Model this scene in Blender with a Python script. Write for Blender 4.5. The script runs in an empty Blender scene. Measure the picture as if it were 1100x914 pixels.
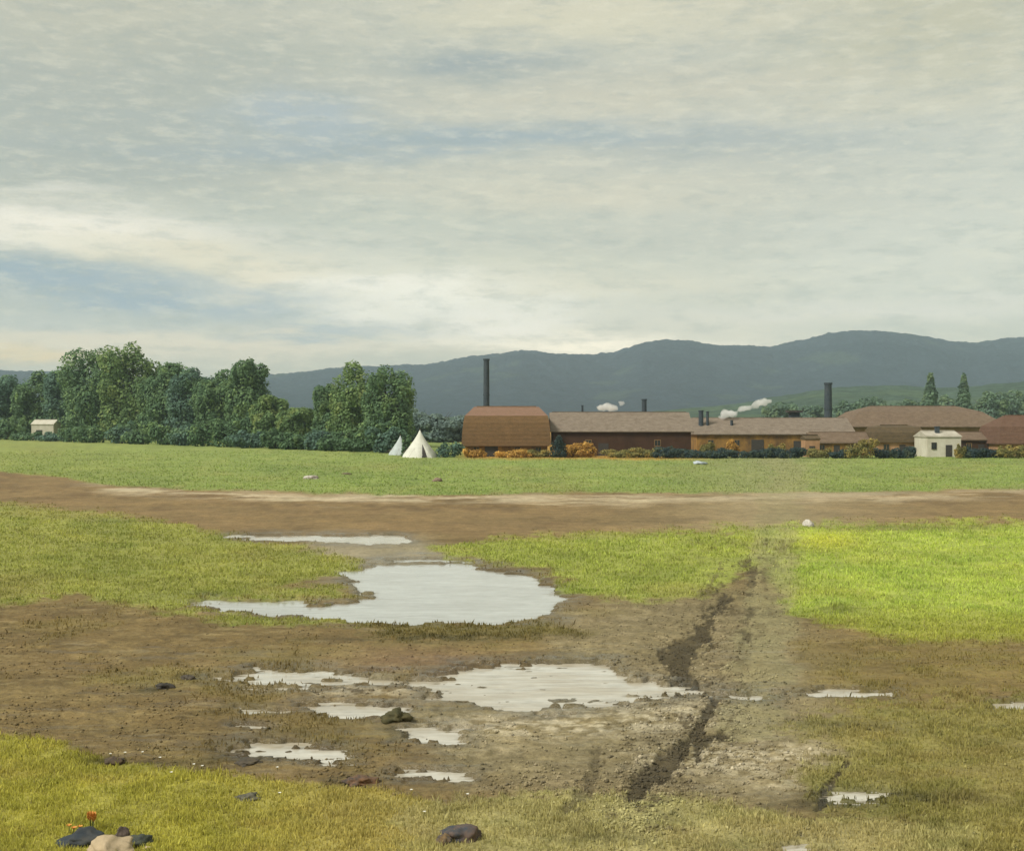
import bpy, bmesh, math, random
import numpy as np
from mathutils import Vector, noise as mnoise

random.seed(7)
R = math.radians
scene = bpy.context.scene
col = scene.collection

# ------------------------------------------------------------------ camera
CAM_H = 5.5            # metres above the meadow (a low bank)
F = 1300.0             # focal length in pixels of the 1100 px wide picture
YH = 450.0             # row of the horizon
K = F * CAM_H
cam_d = bpy.data.cameras.new('camera'); cam = bpy.data.objects.new('camera', cam_d); col.objects.link(cam)
cam_d.sensor_width = 36.0; cam_d.lens = 36.0 * F / 1100.0
cam_d.clip_start = 0.1; cam_d.clip_end = 20000.0
cam.location = (0, 0, CAM_H); cam.rotation_euler = (R(90) - math.atan((457 - YH) / F), 0, 0)
scene.camera = cam

# ------------------------------------------------------------------ exposure, world, sun
EXPO = 1.45
vs = scene.view_settings
vs.view_transform = 'Standard'; vs.look = 'None'; vs.gamma = 1.0; vs.exposure = EXPO; vs.use_curve_mapping = False
scene.render.engine = 'CYCLES'
cy = scene.cycles
cy.use_denoising = True; cy.max_bounces = 5; cy.diffuse_bounces = 2; cy.glossy_bounces = 2
cy.transmission_bounces = 3; cy.volume_bounces = 3; cy.transparent_max_bounces = 6
cy.sample_clamp_indirect = 4.0
SUN_EL, SUN_AZ = R(44), R(235)      # azimuth clockwise from +Y: behind and to the left of the camera

def lin(c):
    r = []
    for v in c:
        v /= 255.0
        r.append(v / 12.92 if v <= 0.04045 else ((v + 0.055) / 1.055) ** 2.4)
    return tuple(r)
HAZE, HAZE_END, HAZE_TOP = 1.35e-4, 3900.0, 345.0
def radiance(c, y=None):
    """sky radiance that, seen through the haze box at picture row y, shows as colour c"""
    l = tuple(v * k for v, k in zip(lin(c), (1.045, 1.05, 1.075)))
    if y is not None:
        el = math.atan(max(YH - y, 1) / F)
        T = math.exp(-HAZE * min(HAZE_END, (HAZE_TOP - 5) / math.tan(el)))
        l = tuple(max(.01, (v - s * (1 - T)) / T) for v, s in zip(l, (.38, .48, .48)))
    return tuple(v / 2 ** EXPO for v in l) + (1.0,)

world = bpy.data.worlds.new('World'); scene.world = world; world.use_nodes = True
wt = world.node_tree; wt.nodes.clear()
def WN(t, **k):
    n = wt.nodes.new(t)
    for a, b in k.items(): setattr(n, a, b)
    return n
def wmath(op, a, b=None, c=None):
    n = WN('ShaderNodeMath', operation=op)
    for i, v in enumerate((a, b, c)):
        if v is None: continue
        if isinstance(v, (int, float)): n.inputs[i].default_value = v
        else: wt.links.new(v, n.inputs[i])
    return n.outputs[0]
def wmix(fac, a, b):
    n = WN('ShaderNodeMix', data_type='RGBA')
    for s, v in ((n.inputs[0], fac), (n.inputs[6], a), (n.inputs[7], b)):
        if isinstance(v, (int, float)): s.default_value = v
        elif isinstance(v, tuple): s.default_value = v
        else: wt.links.new(v, s)
    return n.outputs[2]
tc = WN('ShaderNodeTexCoord'); sp = WN('ShaderNodeSeparateXYZ'); wt.links.new(tc.outputs['Generated'], sp.inputs[0])
AZ = wmath('MULTIPLY', wmath('ARCTAN2', sp.outputs[0], sp.outputs[1]), 57.2958)   # degrees from the view axis
EL = wmath('MULTIPLY', wmath('ARCSINE', sp.outputs[2]), 57.2958)
def wnoise(sa, se, detail=5, rough=0.55, seed=0.0):
    cx = WN('ShaderNodeCombineXYZ')
    wt.links.new(wmath('MULTIPLY', AZ, sa), cx.inputs[0]); wt.links.new(wmath('MULTIPLY', EL, se), cx.inputs[1])
    cx.inputs[2].default_value = seed
    n = WN('ShaderNodeTexNoise'); n.inputs['Scale'].default_value = 1.0
    n.inputs['Detail'].default_value = detail; n.inputs['Roughness'].default_value = rough
    wt.links.new(cx.outputs[0], n.inputs['Vector'])
    return n.outputs['Fac']
wA = wmath('ADD', AZ, wmath('MULTIPLY', wmath('SUBTRACT', wnoise(.25, .6, 6, .62, 3.1), .5), 9.0))
wE = wmath('ADD', EL, wmath('MULTIPLY', wmath('SUBTRACT', wnoise(.16, .9, 8, .66, 9.7), .5), 2.7))
sky = WN('ShaderNodeTexSky', sky_type='NISHITA'); sky.sun_disc = False
sky.sun_elevation = SUN_EL; sky.sun_rotation = SUN_AZ; sky.air_density = 1.2; sky.dust_density = 2.0
skym = WN('ShaderNodeMix', data_type='RGBA', blend_type='MULTIPLY'); skym.inputs[0].default_value = 1.0
wt.links.new(sky.outputs[0], skym.inputs[6]); skym.inputs[7].default_value = (.07, .07, .07, 1)
# an overcast deck with breaks: cloud masses placed by azimuth and elevation
cur = wmix(wmath('MULTIPLY_ADD', wnoise(.05, .33, 6, .6, 21.), 2.4, -.7), radiance((182, 187, 172), 180), radiance((207, 203, 180), 180))
def PXA(x): return math.degrees(math.atan((x - 550) / F))
def PXE(y): return math.degrees(math.atan((YH - y) / F))
def sstep(v, lo, hi):
    n = WN('ShaderNodeMapRange', interpolation_type='SMOOTHSTEP')
    wt.links.new(v, n.inputs[0]); n.inputs[1].default_value = lo; n.inputs[2].default_value = hi
    return n.outputs[0]
def cloud(x, y, w, h, c, amp, tilt=0.0):
    """soft streaky mass: centre, half sizes in picture px, colour, strength, tilt (px down per px right)"""
    global cur
    c = (c[0] - 12, c[1] - 9, c[2] - 9) if c[2] >= c[1] - 4 else (c[0], c[1] - 1, c[2] - 3) if c[0] > 200 else (c[0] - 4, c[1] - 4, c[2] - 8)
    a = wmath('SUBTRACT', wA, PXA(x)); e = wmath('SUBTRACT', wE, PXE(y))
    e = wmath('ADD', e, wmath('MULTIPLY', a, tilt))
    a = wmath('DIVIDE', a, w * .0441); e = wmath('DIVIDE', e, h * .0441)
    r2 = wmath('ADD', wmath('MULTIPLY', a, a), wmath('MULTIPLY', e, e))
    g = wmath('MULTIPLY', wmath('POWER', 2.71828, wmath('MULTIPLY', r2, -1.0)), amp)
    cur = wmix(g, cur, radiance(c, y))
cloud(80, 130, 320, 110, (174, 179, 169), .9)
cloud(130, 40, 160, 50, (196, 194, 172), .6)
cloud(620, 22, 240, 32, (216, 211, 181), .85)
cloud(1010, 60, 170, 90, (196, 191, 160), .75)
cloud(960, 260, 240, 110, (209, 212, 198), .8)
cloud(850, 215, 220, 60, (190, 190, 176), .6)
cloud(520, 68, 90, 17, (158, 168, 166), .8)
cloud(330, 66, 110, 16, (192, 193, 175), .5)
cloud(230, 70, 80, 20, (170, 176, 166), .5)
cloud(580, 152, 330, 15, (168, 180, 180), .9, .02)
cloud(280, 168, 240, 12, (166, 177, 178), .75, -.06)
cloud(330, 130, 60, 22, (180, 190, 192), .7)
cloud(760, 165, 160, 22, (180, 182, 172), .5)
cloud(700, 100, 220, 22, (202, 196, 170), .5)
cloud(440, 205, 260, 22, (207, 204, 182), .65)
cloud(420, 240, 240, 22, (190, 196, 184), .6)
cloud(650, 215, 150, 20, (210, 204, 180), .6)
cloud(130, 195, 200, 26, (172, 178, 170), .8)
cloud(55, 219, 55, 7, (216, 215, 200), .8)
cloud(70, 256, 170, 19, (238, 234, 218), 1.0, .03)
cloud(20, 272, 120, 9, (240, 236, 218), .7)
cloud(250, 290, 160, 17, (222, 215, 188), .95, .12)
cloud(300, 310, 40, 14, (226, 212, 176), .6)
cloud(10, 303, 130, 16, (162, 178, 183), .95)
cloud(140, 322, 280, 21, (163, 178, 184), 1.0, .08)
cloud(60, 352, 200, 12, (186, 194, 190), .7)
cloud(180, 372, 320, 14, (214, 209, 190), .8)
cloud(20, 382, 60, 8, (222, 205, 164), .6)
cloud(470, 318, 155, 34, (236, 236, 222), .95, .06)
cloud(400, 305, 50, 12, (238, 236, 222), .7)
cloud(400, 338, 50, 14, (234, 232, 216), .5)
cloud(355, 358, 90, 5, (170, 185, 190), .6)
cloud(530, 352, 90, 14, (236, 234, 220), .7)
cloud(560, 285, 200, 16, (204, 205, 184), .6)
cloud(640, 310, 170, 16, (218, 213, 188), .5)
cloud(630, 369, 150, 10, (246, 240, 218), 1.0)
cloud(800, 345, 150, 16, (208, 208, 192), .7)
cloud(980, 338, 180, 12, (214, 214, 202), .7)
cloud(700, 265, 140, 18, (188, 190, 178), .5)
# brushed streaks in the cloud base and a little mottling
stk = wmath('MULTIPLY_ADD', wnoise(.60, 2.3, 8, .70, 40.), 3.2, -1.1)
cur = wmix(wmath('MULTIPLY', sstep(stk, .4, 1.0), .30), cur, radiance((226, 222, 196), 250))
stk2 = wmath('MULTIPLY_ADD', wnoise(.42, 1.5, 8, .70, 55.), 3.2, -1.1)
cur = wmix(wmath('MULTIPLY', sstep(stk2, .4, 1.0), .34), cur, radiance((158, 168, 158), 250))
mot = wmath('MULTIPLY_ADD', wnoise(2.2, 4.5, 8, .72, 70.), 3.0, -1.0)
cur = wmix(wmath('MULTIPLY', sstep(mot, .55, 1.1), .16), cur, radiance((226, 214, 176), 250))
fine = wmath('MULTIPLY_ADD', wnoise(9., 16., 6, .75, 90.), 3.0, -1.0)
cur = wmix(wmath('MULTIPLY', sstep(fine, .45, 1.1), .16), cur, radiance((140, 146, 130), 250))
cur = wmix(.12, cur, skym.outputs[2])
bg = WN('ShaderNodeBackground'); bg.inputs['Strength'].default_value = 1.0
wo = WN('ShaderNodeOutputWorld'); wt.links.new(cur, bg.inputs[0]); wt.links.new(bg.outputs[0], wo.inputs[0])
# cloud radiances above already sit at the level a Nishita sky has at strength 0.07
world.cycles.sampling_method = 'MANUAL'; world.cycles.sample_map_resolution = 512

sun_d = bpy.data.lights.new('sun', 'SUN'); sun = bpy.data.objects.new('sun', sun_d); col.objects.link(sun)
sun_d.energy = 1.5; sun_d.angle = R(14); sun_d.color = (1.0, .955, .87)
sd = Vector((math.sin(SUN_AZ) * math.cos(SUN_EL), math.cos(SUN_AZ) * math.cos(SUN_EL), math.sin(SUN_EL)))
sun.rotation_euler = sd.to_track_quat('Z', 'Y').to_euler()

# ------------------------------------------------------------------ helpers
def P(x, D, z=0.0):                 # picture column at distance D -> point
    return Vector(((x - 550) / F * D, D, z))
def DY(y): return K / (y - YH)      # distance of flat ground seen at row y
def ZY(y, D): return CAM_H - (y - YH) / F * D

class Noise2:
    def __init__(s, seed):
        s.t = np.random.RandomState(seed).rand(512, 512).astype(np.float32)
    def __call__(s, x, y):
        xi = np.floor(x).astype(np.int64); yi = np.floor(y).astype(np.int64)
        fx = x - xi; fy = y - yi
        fx = fx * fx * fx * (fx * (fx * 6 - 15) + 10); fy = fy * fy * fy * (fy * (fy * 6 - 15) + 10)
        x0 = xi & 511; x1 = (xi + 1) & 511; y0 = yi & 511; y1 = (yi + 1) & 511
        t = s.t
        return ((t[y0, x0] * (1 - fx) + t[y0, x1] * fx) * (1 - fy) + (t[y1, x0] * (1 - fx) + t[y1, x1] * fx) * fy) * 2 - 1
    def fbm(s, x, y, o=4, g=.5):
        r = 0; a = 1; n = 0
        for i in range(o):
            r = r + a * s(x * 2 ** i + 17.3 * i, y * 2 ** i + 9.1 * i); n += a; a *= g
        return r / n
N1, N2, N3, N4 = Noise2(1), Noise2(2), Noise2(3), Noise2(4)

def smooth(a, b, x):
    t = np.clip((x - a) / (b - a), 0, 1); return t * t * (3 - 2 * t)
def poly_sd(u, v, poly):
    """signed distance (positive inside) of points to a polygon"""
    p = np.array(poly, float); n = len(p)
    d = np.full(u.shape, 1e9); ins = np.zeros(u.shape, bool)
    for i in range(n):
        a = p[i]; b = p[(i + 1) % n]; e = b - a
        wx = u - a[0]; wy = v - a[1]
        t = np.clip((wx * e[0] + wy * e[1]) / (e @ e + 1e-9), 0, 1)
        d = np.minimum(d, np.hypot(wx - e[0] * t, wy - e[1] * t))
        c = (a[1] <= v) != (b[1] <= v)
        if abs(e[1]) > 1e-9:
            ins ^= c & (u < a[0] + (v - a[1]) / e[1] * e[0])
    return np.where(ins, d, -d)
VS = 2.6   # the meadow is seen edge on: one row of picture covers more ground than one column

def mesh_obj(name, verts, faces, mat=None, parent=None, smooth_=False, mats=None, fmat=None):
    me = bpy.data.meshes.new(name); me.from_pydata([tuple(v) for v in verts], [], faces)
    if smooth_: me.polygons.foreach_set('use_smooth', [True] * len(me.polygons))
    for m in (mats or ([mat] if mat else [])): me.materials.append(m)
    if fmat: me.polygons.foreach_set('material_index', fmat)
    me.update()
    o = bpy.data.objects.new(name, me); col.objects.link(o)
    if parent is not None: o.parent = parent
    return o
def fast_mesh(name, V, Fc, mat, smooth_=True, colattr=None, parent=None, extra=None):
    """V (n,3) float array, Fc (m,k) int array, all faces of k corners"""
    me = bpy.data.meshes.new(name); n = len(V); m, k = Fc.shape
    me.vertices.add(n); me.vertices.foreach_set('co', V.astype(np.float32).ravel())
    me.loops.add(m * k); me.loops.foreach_set('vertex_index', Fc.astype(np.int32).ravel())
    me.polygons.add(m); me.polygons.foreach_set('loop_start', np.arange(0, m * k, k, dtype=np.int32))
    me.polygons.foreach_set('loop_total', np.full(m, k, np.int32))
    me.update(calc_edges=True)
    if smooth_: me.polygons.foreach_set('use_smooth', np.ones(m, bool))
    if colattr is not None:
        a = me.attributes.new('tint', 'FLOAT_COLOR', 'POINT')
        c = np.ones((n, 4), np.float32); c[:, :3] = colattr; a.data.foreach_set('color', c.ravel())
    for kx, ar in (extra or {}).items():
        a = me.attributes.new(kx, 'FLOAT', 'POINT'); a.data.foreach_set('value', ar.astype(np.float32).ravel())
    if mat: me.materials.append(mat)
    me.update()
    o = bpy.data.objects.new(name, me); col.objects.link(o)
    if parent is not None: o.parent = parent
    return o
def tag(o, label=None, cat=None, group=None, kind=None):
    if label: o['label'] = label
    if cat: o['category'] = cat
    if group: o['group'] = group
    if kind: o['kind'] = kind
    return o
def empty(name, loc, rz=0.0):
    o = bpy.data.objects.new(name, None); col.objects.link(o); o.location = loc; o.rotation_euler = (0, 0, rz)
    o.empty_display_size = .3
    return o

def box_vf(x0, x1, y0, y1, z0, z1, V, Fs):
    b = len(V)
    V += [(x0, y0, z0), (x1, y0, z0), (x1, y1, z0), (x0, y1, z0), (x0, y0, z1), (x1, y0, z1), (x1, y1, z1), (x0, y1, z1)]
    Fs += [(b, b+3, b+2, b+1), (b+4, b+5, b+6, b+7), (b, b+1, b+5, b+4), (b+1, b+2, b+6, b+5), (b+2, b+3, b+7, b+6), (b+3, b, b+4, b+7)]
def box(name, x0, x1, y0, y1, z0, z1, mat, parent):
    V, Fs = [], []; box_vf(x0, x1, y0, y1, z0, z1, V, Fs)
    return mesh_obj(name, V, Fs, mat, parent)
def tube_vf(pts, rad, V, Fs, seg=8, cap=True):
    b = len(V); n = len(pts)
    for i, p in enumerate(pts):
        p = Vector(p)
        d = (Vector(pts[min(i + 1, n - 1)]) - Vector(pts[max(i - 1, 0)])).normalized()
        a = d.orthogonal().normalized() if abs(d.z) < .9 else Vector((1, 0, 0))
        a = (a - d * a.dot(d)).normalized(); c = d.cross(a)
        r = rad[i] if isinstance(rad, (list, tuple)) else rad
        for k in range(seg):
            t = 2 * math.pi * k / seg
            V.append(tuple(p + a * (math.cos(t) * r) + c * (math.sin(t) * r)))
    for i in range(n - 1):
        for k in range(seg):
            k2 = (k + 1) % seg
            Fs.append((b + i*seg + k, b + i*seg + k2, b + (i+1)*seg + k2, b + (i+1)*seg + k))
    if cap:
        Fs.append(tuple(b + k for k in reversed(range(seg)))); Fs.append(tuple(b + (n-1)*seg + k for k in range(seg)))

# ------------------------------------------------------------------ materials
def new_mat(name):
    m = bpy.data.materials.new(name); m.use_nodes = True
    nt = m.node_tree; return m, nt, nt.nodes['Principled BSDF']
def nd(nt, t, **k):
    n = nt.nodes.new(t)
    for a, b in k.items(): setattr(n, a, b)
    return n
def noise_node(nt, scale, detail=4, rough=.55, vec=None, coord='Object', stretch=None):
    n = nd(nt, 'ShaderNodeTexNoise'); n.inputs['Scale'].default_value = scale
    n.inputs['Detail'].default_value = detail; n.inputs['Roughness'].default_value = rough
    t = nd(nt, 'ShaderNodeTexCoord')
    if stretch:
        mp = nd(nt, 'ShaderNodeMapping'); mp.inputs['Scale'].default_value = stretch
        nt.links.new(t.outputs[coord], mp.inputs[0]); nt.links.new(mp.outputs[0], n.inputs['Vector'])
    else: nt.links.new(t.outputs[coord], n.inputs['Vector'])
    return n.outputs['Fac']
def mixc(nt, fac, a, b, mode='MIX'):
    n = nd(nt, 'ShaderNodeMix', data_type='RGBA', blend_type=mode)
    for s, v in ((n.inputs[0], fac), (n.inputs[6], a), (n.inputs[7], b)):
        if isinstance(v, (int, float)): s.default_value = v
        elif isinstance(v, tuple): s.default_value = v if len(v) == 4 else v + (1,)
        else: nt.links.new(v, s)
    return n.outputs[2]
def maprange(nt, v, a, b, c=0., d=1.):
    n = nd(nt, 'ShaderNodeMapRange'); nt.links.new(v, n.inputs[0])
    for i, x in enumerate((a, b, c, d)): n.inputs[i + 1].default_value = x
    return n.outputs[0]
def bump(nt, bsdf, h, strength=.5, dist=.05):
    n = nd(nt, 'ShaderNodeBump'); n.inputs['Strength'].default_value = strength; n.inputs['Distance'].default_value = dist
    nt.links.new(h, n.inputs['Height']); nt.links.new(n.outputs[0], bsdf.inputs['Normal'])
def simple(name, c, c2=None, scale=3., rough=.85, stretch=None, bmp=.3, dist=.05, spec=.3):
    m, nt, b = new_mat(name)
    f = noise_node(nt, scale, 6, .65, stretch=stretch)
    c2 = c2 or tuple(v * .6 for v in c)
    nt.links.new(mixc(nt, maprange(nt, f, .35, .65), c, c2), b.inputs['Base Color'])
    b.inputs['Roughness'].default_value = rough; b.inputs['Specular IOR Level'].default_value = spec
    if bmp: bump(nt, b, f, bmp, dist)
    return m
EI = 1.30      # how bright a white surface lying in the open reads here (display-linear)
def alb(c, k=1.0): return tuple(min(.9, v / EI * k) for v in lin(c))

# ------------------------------------------------------------------ the meadow: zones of grass, soil and standing water
def uv_of(X, Y):
    D = np.maximum(Y, 4.0); return X / D * F + 550, YH + K / D

GREEN_FAR = [(-3000, 440), (4000, 440), (4000, 516), (1500, 520), (1100, 526), (1000, 528), (800, 531), (600, 531), (480, 532), (330, 531),
             (210, 525), (110, 521), (60, 512), (0, 506), (-200, 500), (-3000, 495)]
GREEN_L = [(-3000, 530), (-300, 535), (0, 541), (100, 549), (180, 561), (245, 577), (330, 590), (385, 604), (372, 616), (320, 628), (300, 633),
           (380, 634), (385, 642), (300, 648), (205, 645), (190, 655), (340, 668), (400, 674), (250, 672), (150, 652), (70, 640), (0, 652), (-300, 660), (-3000, 680)]
GREEN_M = [(455, 590), (520, 580), (620, 574), (740, 571), (800, 568), (850, 566), (850, 600), (800, 615), (760, 640), (690, 648), (620, 634),
           (590, 622), (540, 608), (470, 602)]
GREEN_R = [(820, 575), (880, 566), (1100, 560), (1500, 556), (4000, 545), (4000, 690), (1500, 690), (1100, 688), (980, 690), (890, 672), (850, 655), (820, 610)]
GREEN_BL = [(-3000, 770), (-300, 778), (0, 792), (60, 800), (120, 822), (200, 830), (300, 842), (400, 852), (455, 862), (480, 885), (465, 930),
            (440, 1100), (300, 3000), (-3000, 3000)]
GREEN_BR = [(840, 780), (900, 764), (960, 757), (1100, 752), (2000, 740), (2000, 1400), (1060, 1400), (1010, 900), (960, 880), (900, 870), (860, 830), (900, 815)]
GREEN_BC = [(430, 868), (600, 856), (760, 862), (850, 880), (1000, 890), (1050, 895), (1050, 3000), (400, 3000), (440, 930)]
GREEN_MID = [(380, 672), (450, 668), (600, 672), (640, 682), (560, 690), (420, 688)]
PUDDLES = [  # label, polygon
    ('thin bright sliver of water along the top of the large pool', [(245, 577), (300, 574), (440, 576), (445, 583), (400, 585), (290, 580)]),
    ('large pale grey pool between the two green meadow patches', [(356, 614), (400, 606), (430, 602), (500, 606), (560, 616), (600, 632), (606, 646), (590, 663), (530, 671),
        (430, 672), (365, 667), (240, 657), (203, 648), (225, 643), (300, 647), (352, 650), (392, 642), (388, 628), (362, 622)]),
    ('long broken pool of muddy water in the middle ground', [(440, 738), (470, 722), (520, 714), (600, 709), (650, 712), (672, 728), (700, 733), (730, 738), (838, 744), (836, 754), (740, 753), (690, 752),
        (650, 760), (590, 768), (540, 768), (505, 760), (455, 752)]),
    ('ragged pale puddle in the brown mud left of centre', [(236, 730), (290, 717), (345, 718), (352, 726), (420, 728), (450, 734), (420, 742), (340, 740), (300, 736), (262, 741)]),
    ('elongated pale puddle beside the dark mossy clod', [(316, 757), (360, 753), (440, 760), (438, 772), (380, 772), (340, 766)]),
    ('short bright sliver of water left of the mossy clod', [(254, 760), (312, 762), (310, 768), (262, 767)]),
    ('small faint sliver of water below another sliver', [(252, 776), (296, 782), (290, 786), (250, 781)]),
    ('wide shallow puddle at the edge of the near grass', [(236, 806), (270, 797), (320, 800), (382, 808), (378, 820), (320, 820), (270, 814)]),
    ('bright puddle beside the near grass bank', [(408, 832), (430, 824), (510, 830), (508, 842), (440, 842)]),
    ('blotchy puddle just below the dark mossy clod', [(420, 784), (460, 779), (510, 785), (508, 798), (440, 802), (430, 792)]),
    ('thin strip of water crossing the brown field on the right', [(840, 745), (900, 739), (965, 741), (960, 749), (880, 750)]),
    ('tiny strip of water near the right field edge', [(1065, 755), (1090, 753), (1120, 755), (1118, 762), (1070, 761)]),
    ('bright puddle between dark furrows in the near right field', [(885, 856), (900, 848), (945, 847), (965, 855), (940, 866), (890, 866)]),
    ('bright puddle at the bottom edge of the near field', [(824, 920), (846, 906), (884, 900), (880, 916), (850, 935)]),
]
GULLY = [  # dark eroded soil
    [(780, 628), (790, 640), (772, 665), (768, 690), (745, 715), (752, 740), (735, 748), (720, 740), (705, 700), (735, 680), (752, 668)],
    [(752, 770), (764, 748), (772, 756), (758, 790), (778, 786), (782, 796), (758, 806), (752, 828), (745, 822), (742, 806), (725, 835), (702, 850),
     (690, 866), (670, 864), (680, 838), (706, 812), (738, 796)],
    [(908, 818), (918, 820), (896, 850), (892, 870), (850, 914), (842, 912), (876, 880), (882, 850)],
    [(640, 738), (700, 733), (705, 740), (664, 746), (664, 756), (652, 754), (650, 744)],
    [(640, 800), (654, 806), (640, 860), (600, 890), (606, 866), (628, 840)],
    [(808, 600), (816, 598), (806, 690), (796, 692)],
]
DARKS = [  # dark wet streaks of soil: centre, half width, half height, amount
    (490, 686, 110, 5, .6), (880, 868, 60, 4, .8), (940, 858, 45, 4, .8), (1000, 862, 60, 5, .5), (170, 742, 22, 4, .7), (205, 730, 16, 4, .6),
    (120, 822, 26, 5, .8), (180, 822, 60, 4, .6), (430, 790, 40, 8, .45), (270, 818, 40, 3, .8), (390, 842, 32, 5, .9), (920, 782, 60, 5, .5),
    (1000, 860, 40, 3, .6), (905, 655, 26, 5, .45), (860, 632, 40, 5, .35), (230, 640, 40, 2, .5), (380, 689, 60, 3, .5), (550, 614, 60, 3, .4),
    (730, 800, 60, 8, .3), (980, 568, 90, 3, .5), (640, 560, 120, 4, .3), (120, 560, 60, 2, .2), (660, 905, 50, 4, .5), (830, 600, 8, 40, .3)]

def lerp3(c, m, d):
    m = m[:, None]; return c * (1 - m) + np.array(d, float)[None, :] * m
def puddle_field(X, Y, u=None, v=None, warp=True):
    if u is None: u, v = uv_of(X, Y)
    m = np.zeros(u.shape); soft = np.zeros(u.shape)
    if warp:
        du = N1.fbm(u / 34, v / 9, 4) * 26; dv = N2.fbm(u / 60 + 40, v / 5, 5, .62) * 8
        br = N3.fbm(u / 46 + 11, v / 2.3, 5, .62)
    else: du = dv = br = 0
    for lab, poly in PUDDLES:
        pa = np.array(poly); lo = pa.min(0) - 30; hi = pa.max(0) + 30
        s = (u > lo[0]) & (u < hi[0]) & (v > lo[1]) & (v < hi[1])
        if not s.any(): continue
        du_, dv_, br_ = (du[s], dv[s], br[s]) if warp else (0, 0, 0)
        h = hi[1] - lo[1] - 60
        k = min(1.0, h / 26.0)
        sd = poly_sd(u[s] + du_ * k, (v[s] + dv_ * k) * VS, [(a, b * VS) for a, b in poly])
        m[s] = np.maximum(m[s], smooth(-5 * k - 1, 7 * k + 1, sd + br_ * (13.0 * k + 1.5 if lab[:5] == 'large' else 26.0 * k + 2.0) - (0 if lab[:5] == 'large' else 2 * k)))
        soft[s] = np.maximum(soft[s], smooth(-30 * k - 6, 4, sd + br_ * 22 * k))
    return m, soft
def zones(X, Y):
    """soil / grass colour, grass cover and dampness of the ground at world points"""
    u, v = uv_of(X, Y)
    w1 = N1.fbm(u / 60 + 5, v / 12, 4) ; w2 = N2.fbm(u / 45, v / 7 + 30, 5, .6); w3 = N3.fbm(u / 12, v / 2.6, 4, .6); w4 = N4.fbm(u / 150, v / 22, 3)
    n1 = N4.fbm(X / 1.7, Y / 1.7, 4); n2 = N3.fbm(X / 7 + 3, Y / 9, 4)
    uu = u + w1 * 26; vv = v + w2 * 5.5 * np.clip((v - 480) / 90, .15, 1)
    n = len(u)
    c = np.zeros((n, 3)) + np.array(lin((126, 108, 70)))
    grass = np.zeros(n)
    # soils
    c = lerp3(c, smooth(-.2, .6, w2 + .4 * w3) * .7, lin((148, 130, 88)))
    c = lerp3(c, smooth(.0, .6, w3 + .5 * w1) * .6, lin((94, 80, 50)))
    st1 = N2.fbm(u / 70 + 3, v / 2.6 + 50, 5, .62); st2 = N3.fbm(u / 42 + 70, v / 1.7 + 9, 5, .62)
    c = lerp3(c, smooth(.05, .45, st1) * .55, lin((100, 84, 52)))
    c = lerp3(c, smooth(.10, .50, st2) * .5, lin((164, 148, 108)))
    c = lerp3(c, smooth(.1, .6, w4 + .4 * w3) * .5, lin((140, 128, 80)))
    wetg = smooth(-24, 14, poly_sd(uu, vv, [(350, 584), (445, 584), (470, 600), (440, 612), (360, 616), (320, 606)]))
    c = lerp3(c, wetg * .75, lin((176, 168, 146)))
    band = smooth(-6, 4, poly_sd(uu, vv, [(-3000, 495), (0, 508), (200, 526), (1100, 525), (4000, 518), (4000, 558), (1100, 562), (800, 570), (560, 577), (250, 575), (180, 562), (0, 541), (-3000, 530)]))
    c = lerp3(c, band * .85, lin((142, 120, 84)))
    c = lerp3(c, band * smooth(-.1, .6, w2 + w3 * .4) * .6, lin((108, 88, 60)))
    c = lerp3(c, band * np.exp(-((u - 830) / 110) ** 2) * .6, lin((166, 154, 122)))
    vt = np.interp(u, [0, 100, 210, 330, 600, 800, 1000, 1100], [506, 521, 527, 532, 533, 533, 530, 528])
    c = lerp3(c, smooth(9, 0, np.abs(v - vt - 4 + w2 * 4)) * smooth(60, 140, u) * smooth(-.35, .25, st1) * (.9 - .3 * smooth(600, 800, u)), lin((206, 192, 164)))
    # the trampled pale ground round the pools, wet sheen painted in as pale patches
    cen = smooth(-40, 30, poly_sd(uu, vv, [(590, 670), (700, 640), (800, 640), (880, 700), (900, 780), (900, 830), (840, 870), (560, 862), (480, 830), (470, 775), (560, 770), (600, 700)]))
    c = lerp3(c, cen * .72, lin((146, 136, 106)))
    c = lerp3(c, cen * smooth(.05, .5, w3 + .4 * w1) * .55, lin((176, 162, 130)))
    c = lerp3(c, cen * smooth(.1, .6, N2.fbm(u / 9, v / 5, 4, .7)) * .6, lin((104, 94, 66)))
    pale_sheen = np.exp(-((uu - 790) / 100) ** 2 - ((vv - 818) / 18) ** 2) + 1.1 * np.exp(-((uu - 680) / 60) ** 2 - ((vv - 742) / 12) ** 2) + .9 * np.exp(-((uu - 700) / 90) ** 2 - ((vv - 770) / 16) ** 2) + .9 * np.exp(-((uu - 560) / 110) ** 2 - ((vv - 782) / 14) ** 2) + .8 * np.exp(-((uu - 400) / 90) ** 2 - ((vv - 740) / 16) ** 2) + \
          .6 * np.exp(-((uu - 870) / 60) ** 2 - ((vv - 846) / 8) ** 2)
    c = lerp3(c, np.clip(pale_sheen, 0, 1) * smooth(-.3, .3, N3.fbm(u / 16 + 7, v / 3.4, 4, .7)) * .92, lin((216, 206, 180)))  # pale mud and wet sheen, both put into the colour
    pk = np.exp(-((uu - 440) / 80) ** 2 - ((vv - 712) / 14) ** 2)
    c = lerp3(c, pk * .5, lin((150, 122, 98)))
    rb = smooth(-20, 10, poly_sd(uu, vv, [(860, 690), (1500, 690), (1500, 745), (860, 740)]))
    c = lerp3(c, rb * .6, lin((134, 118, 70)))
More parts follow.
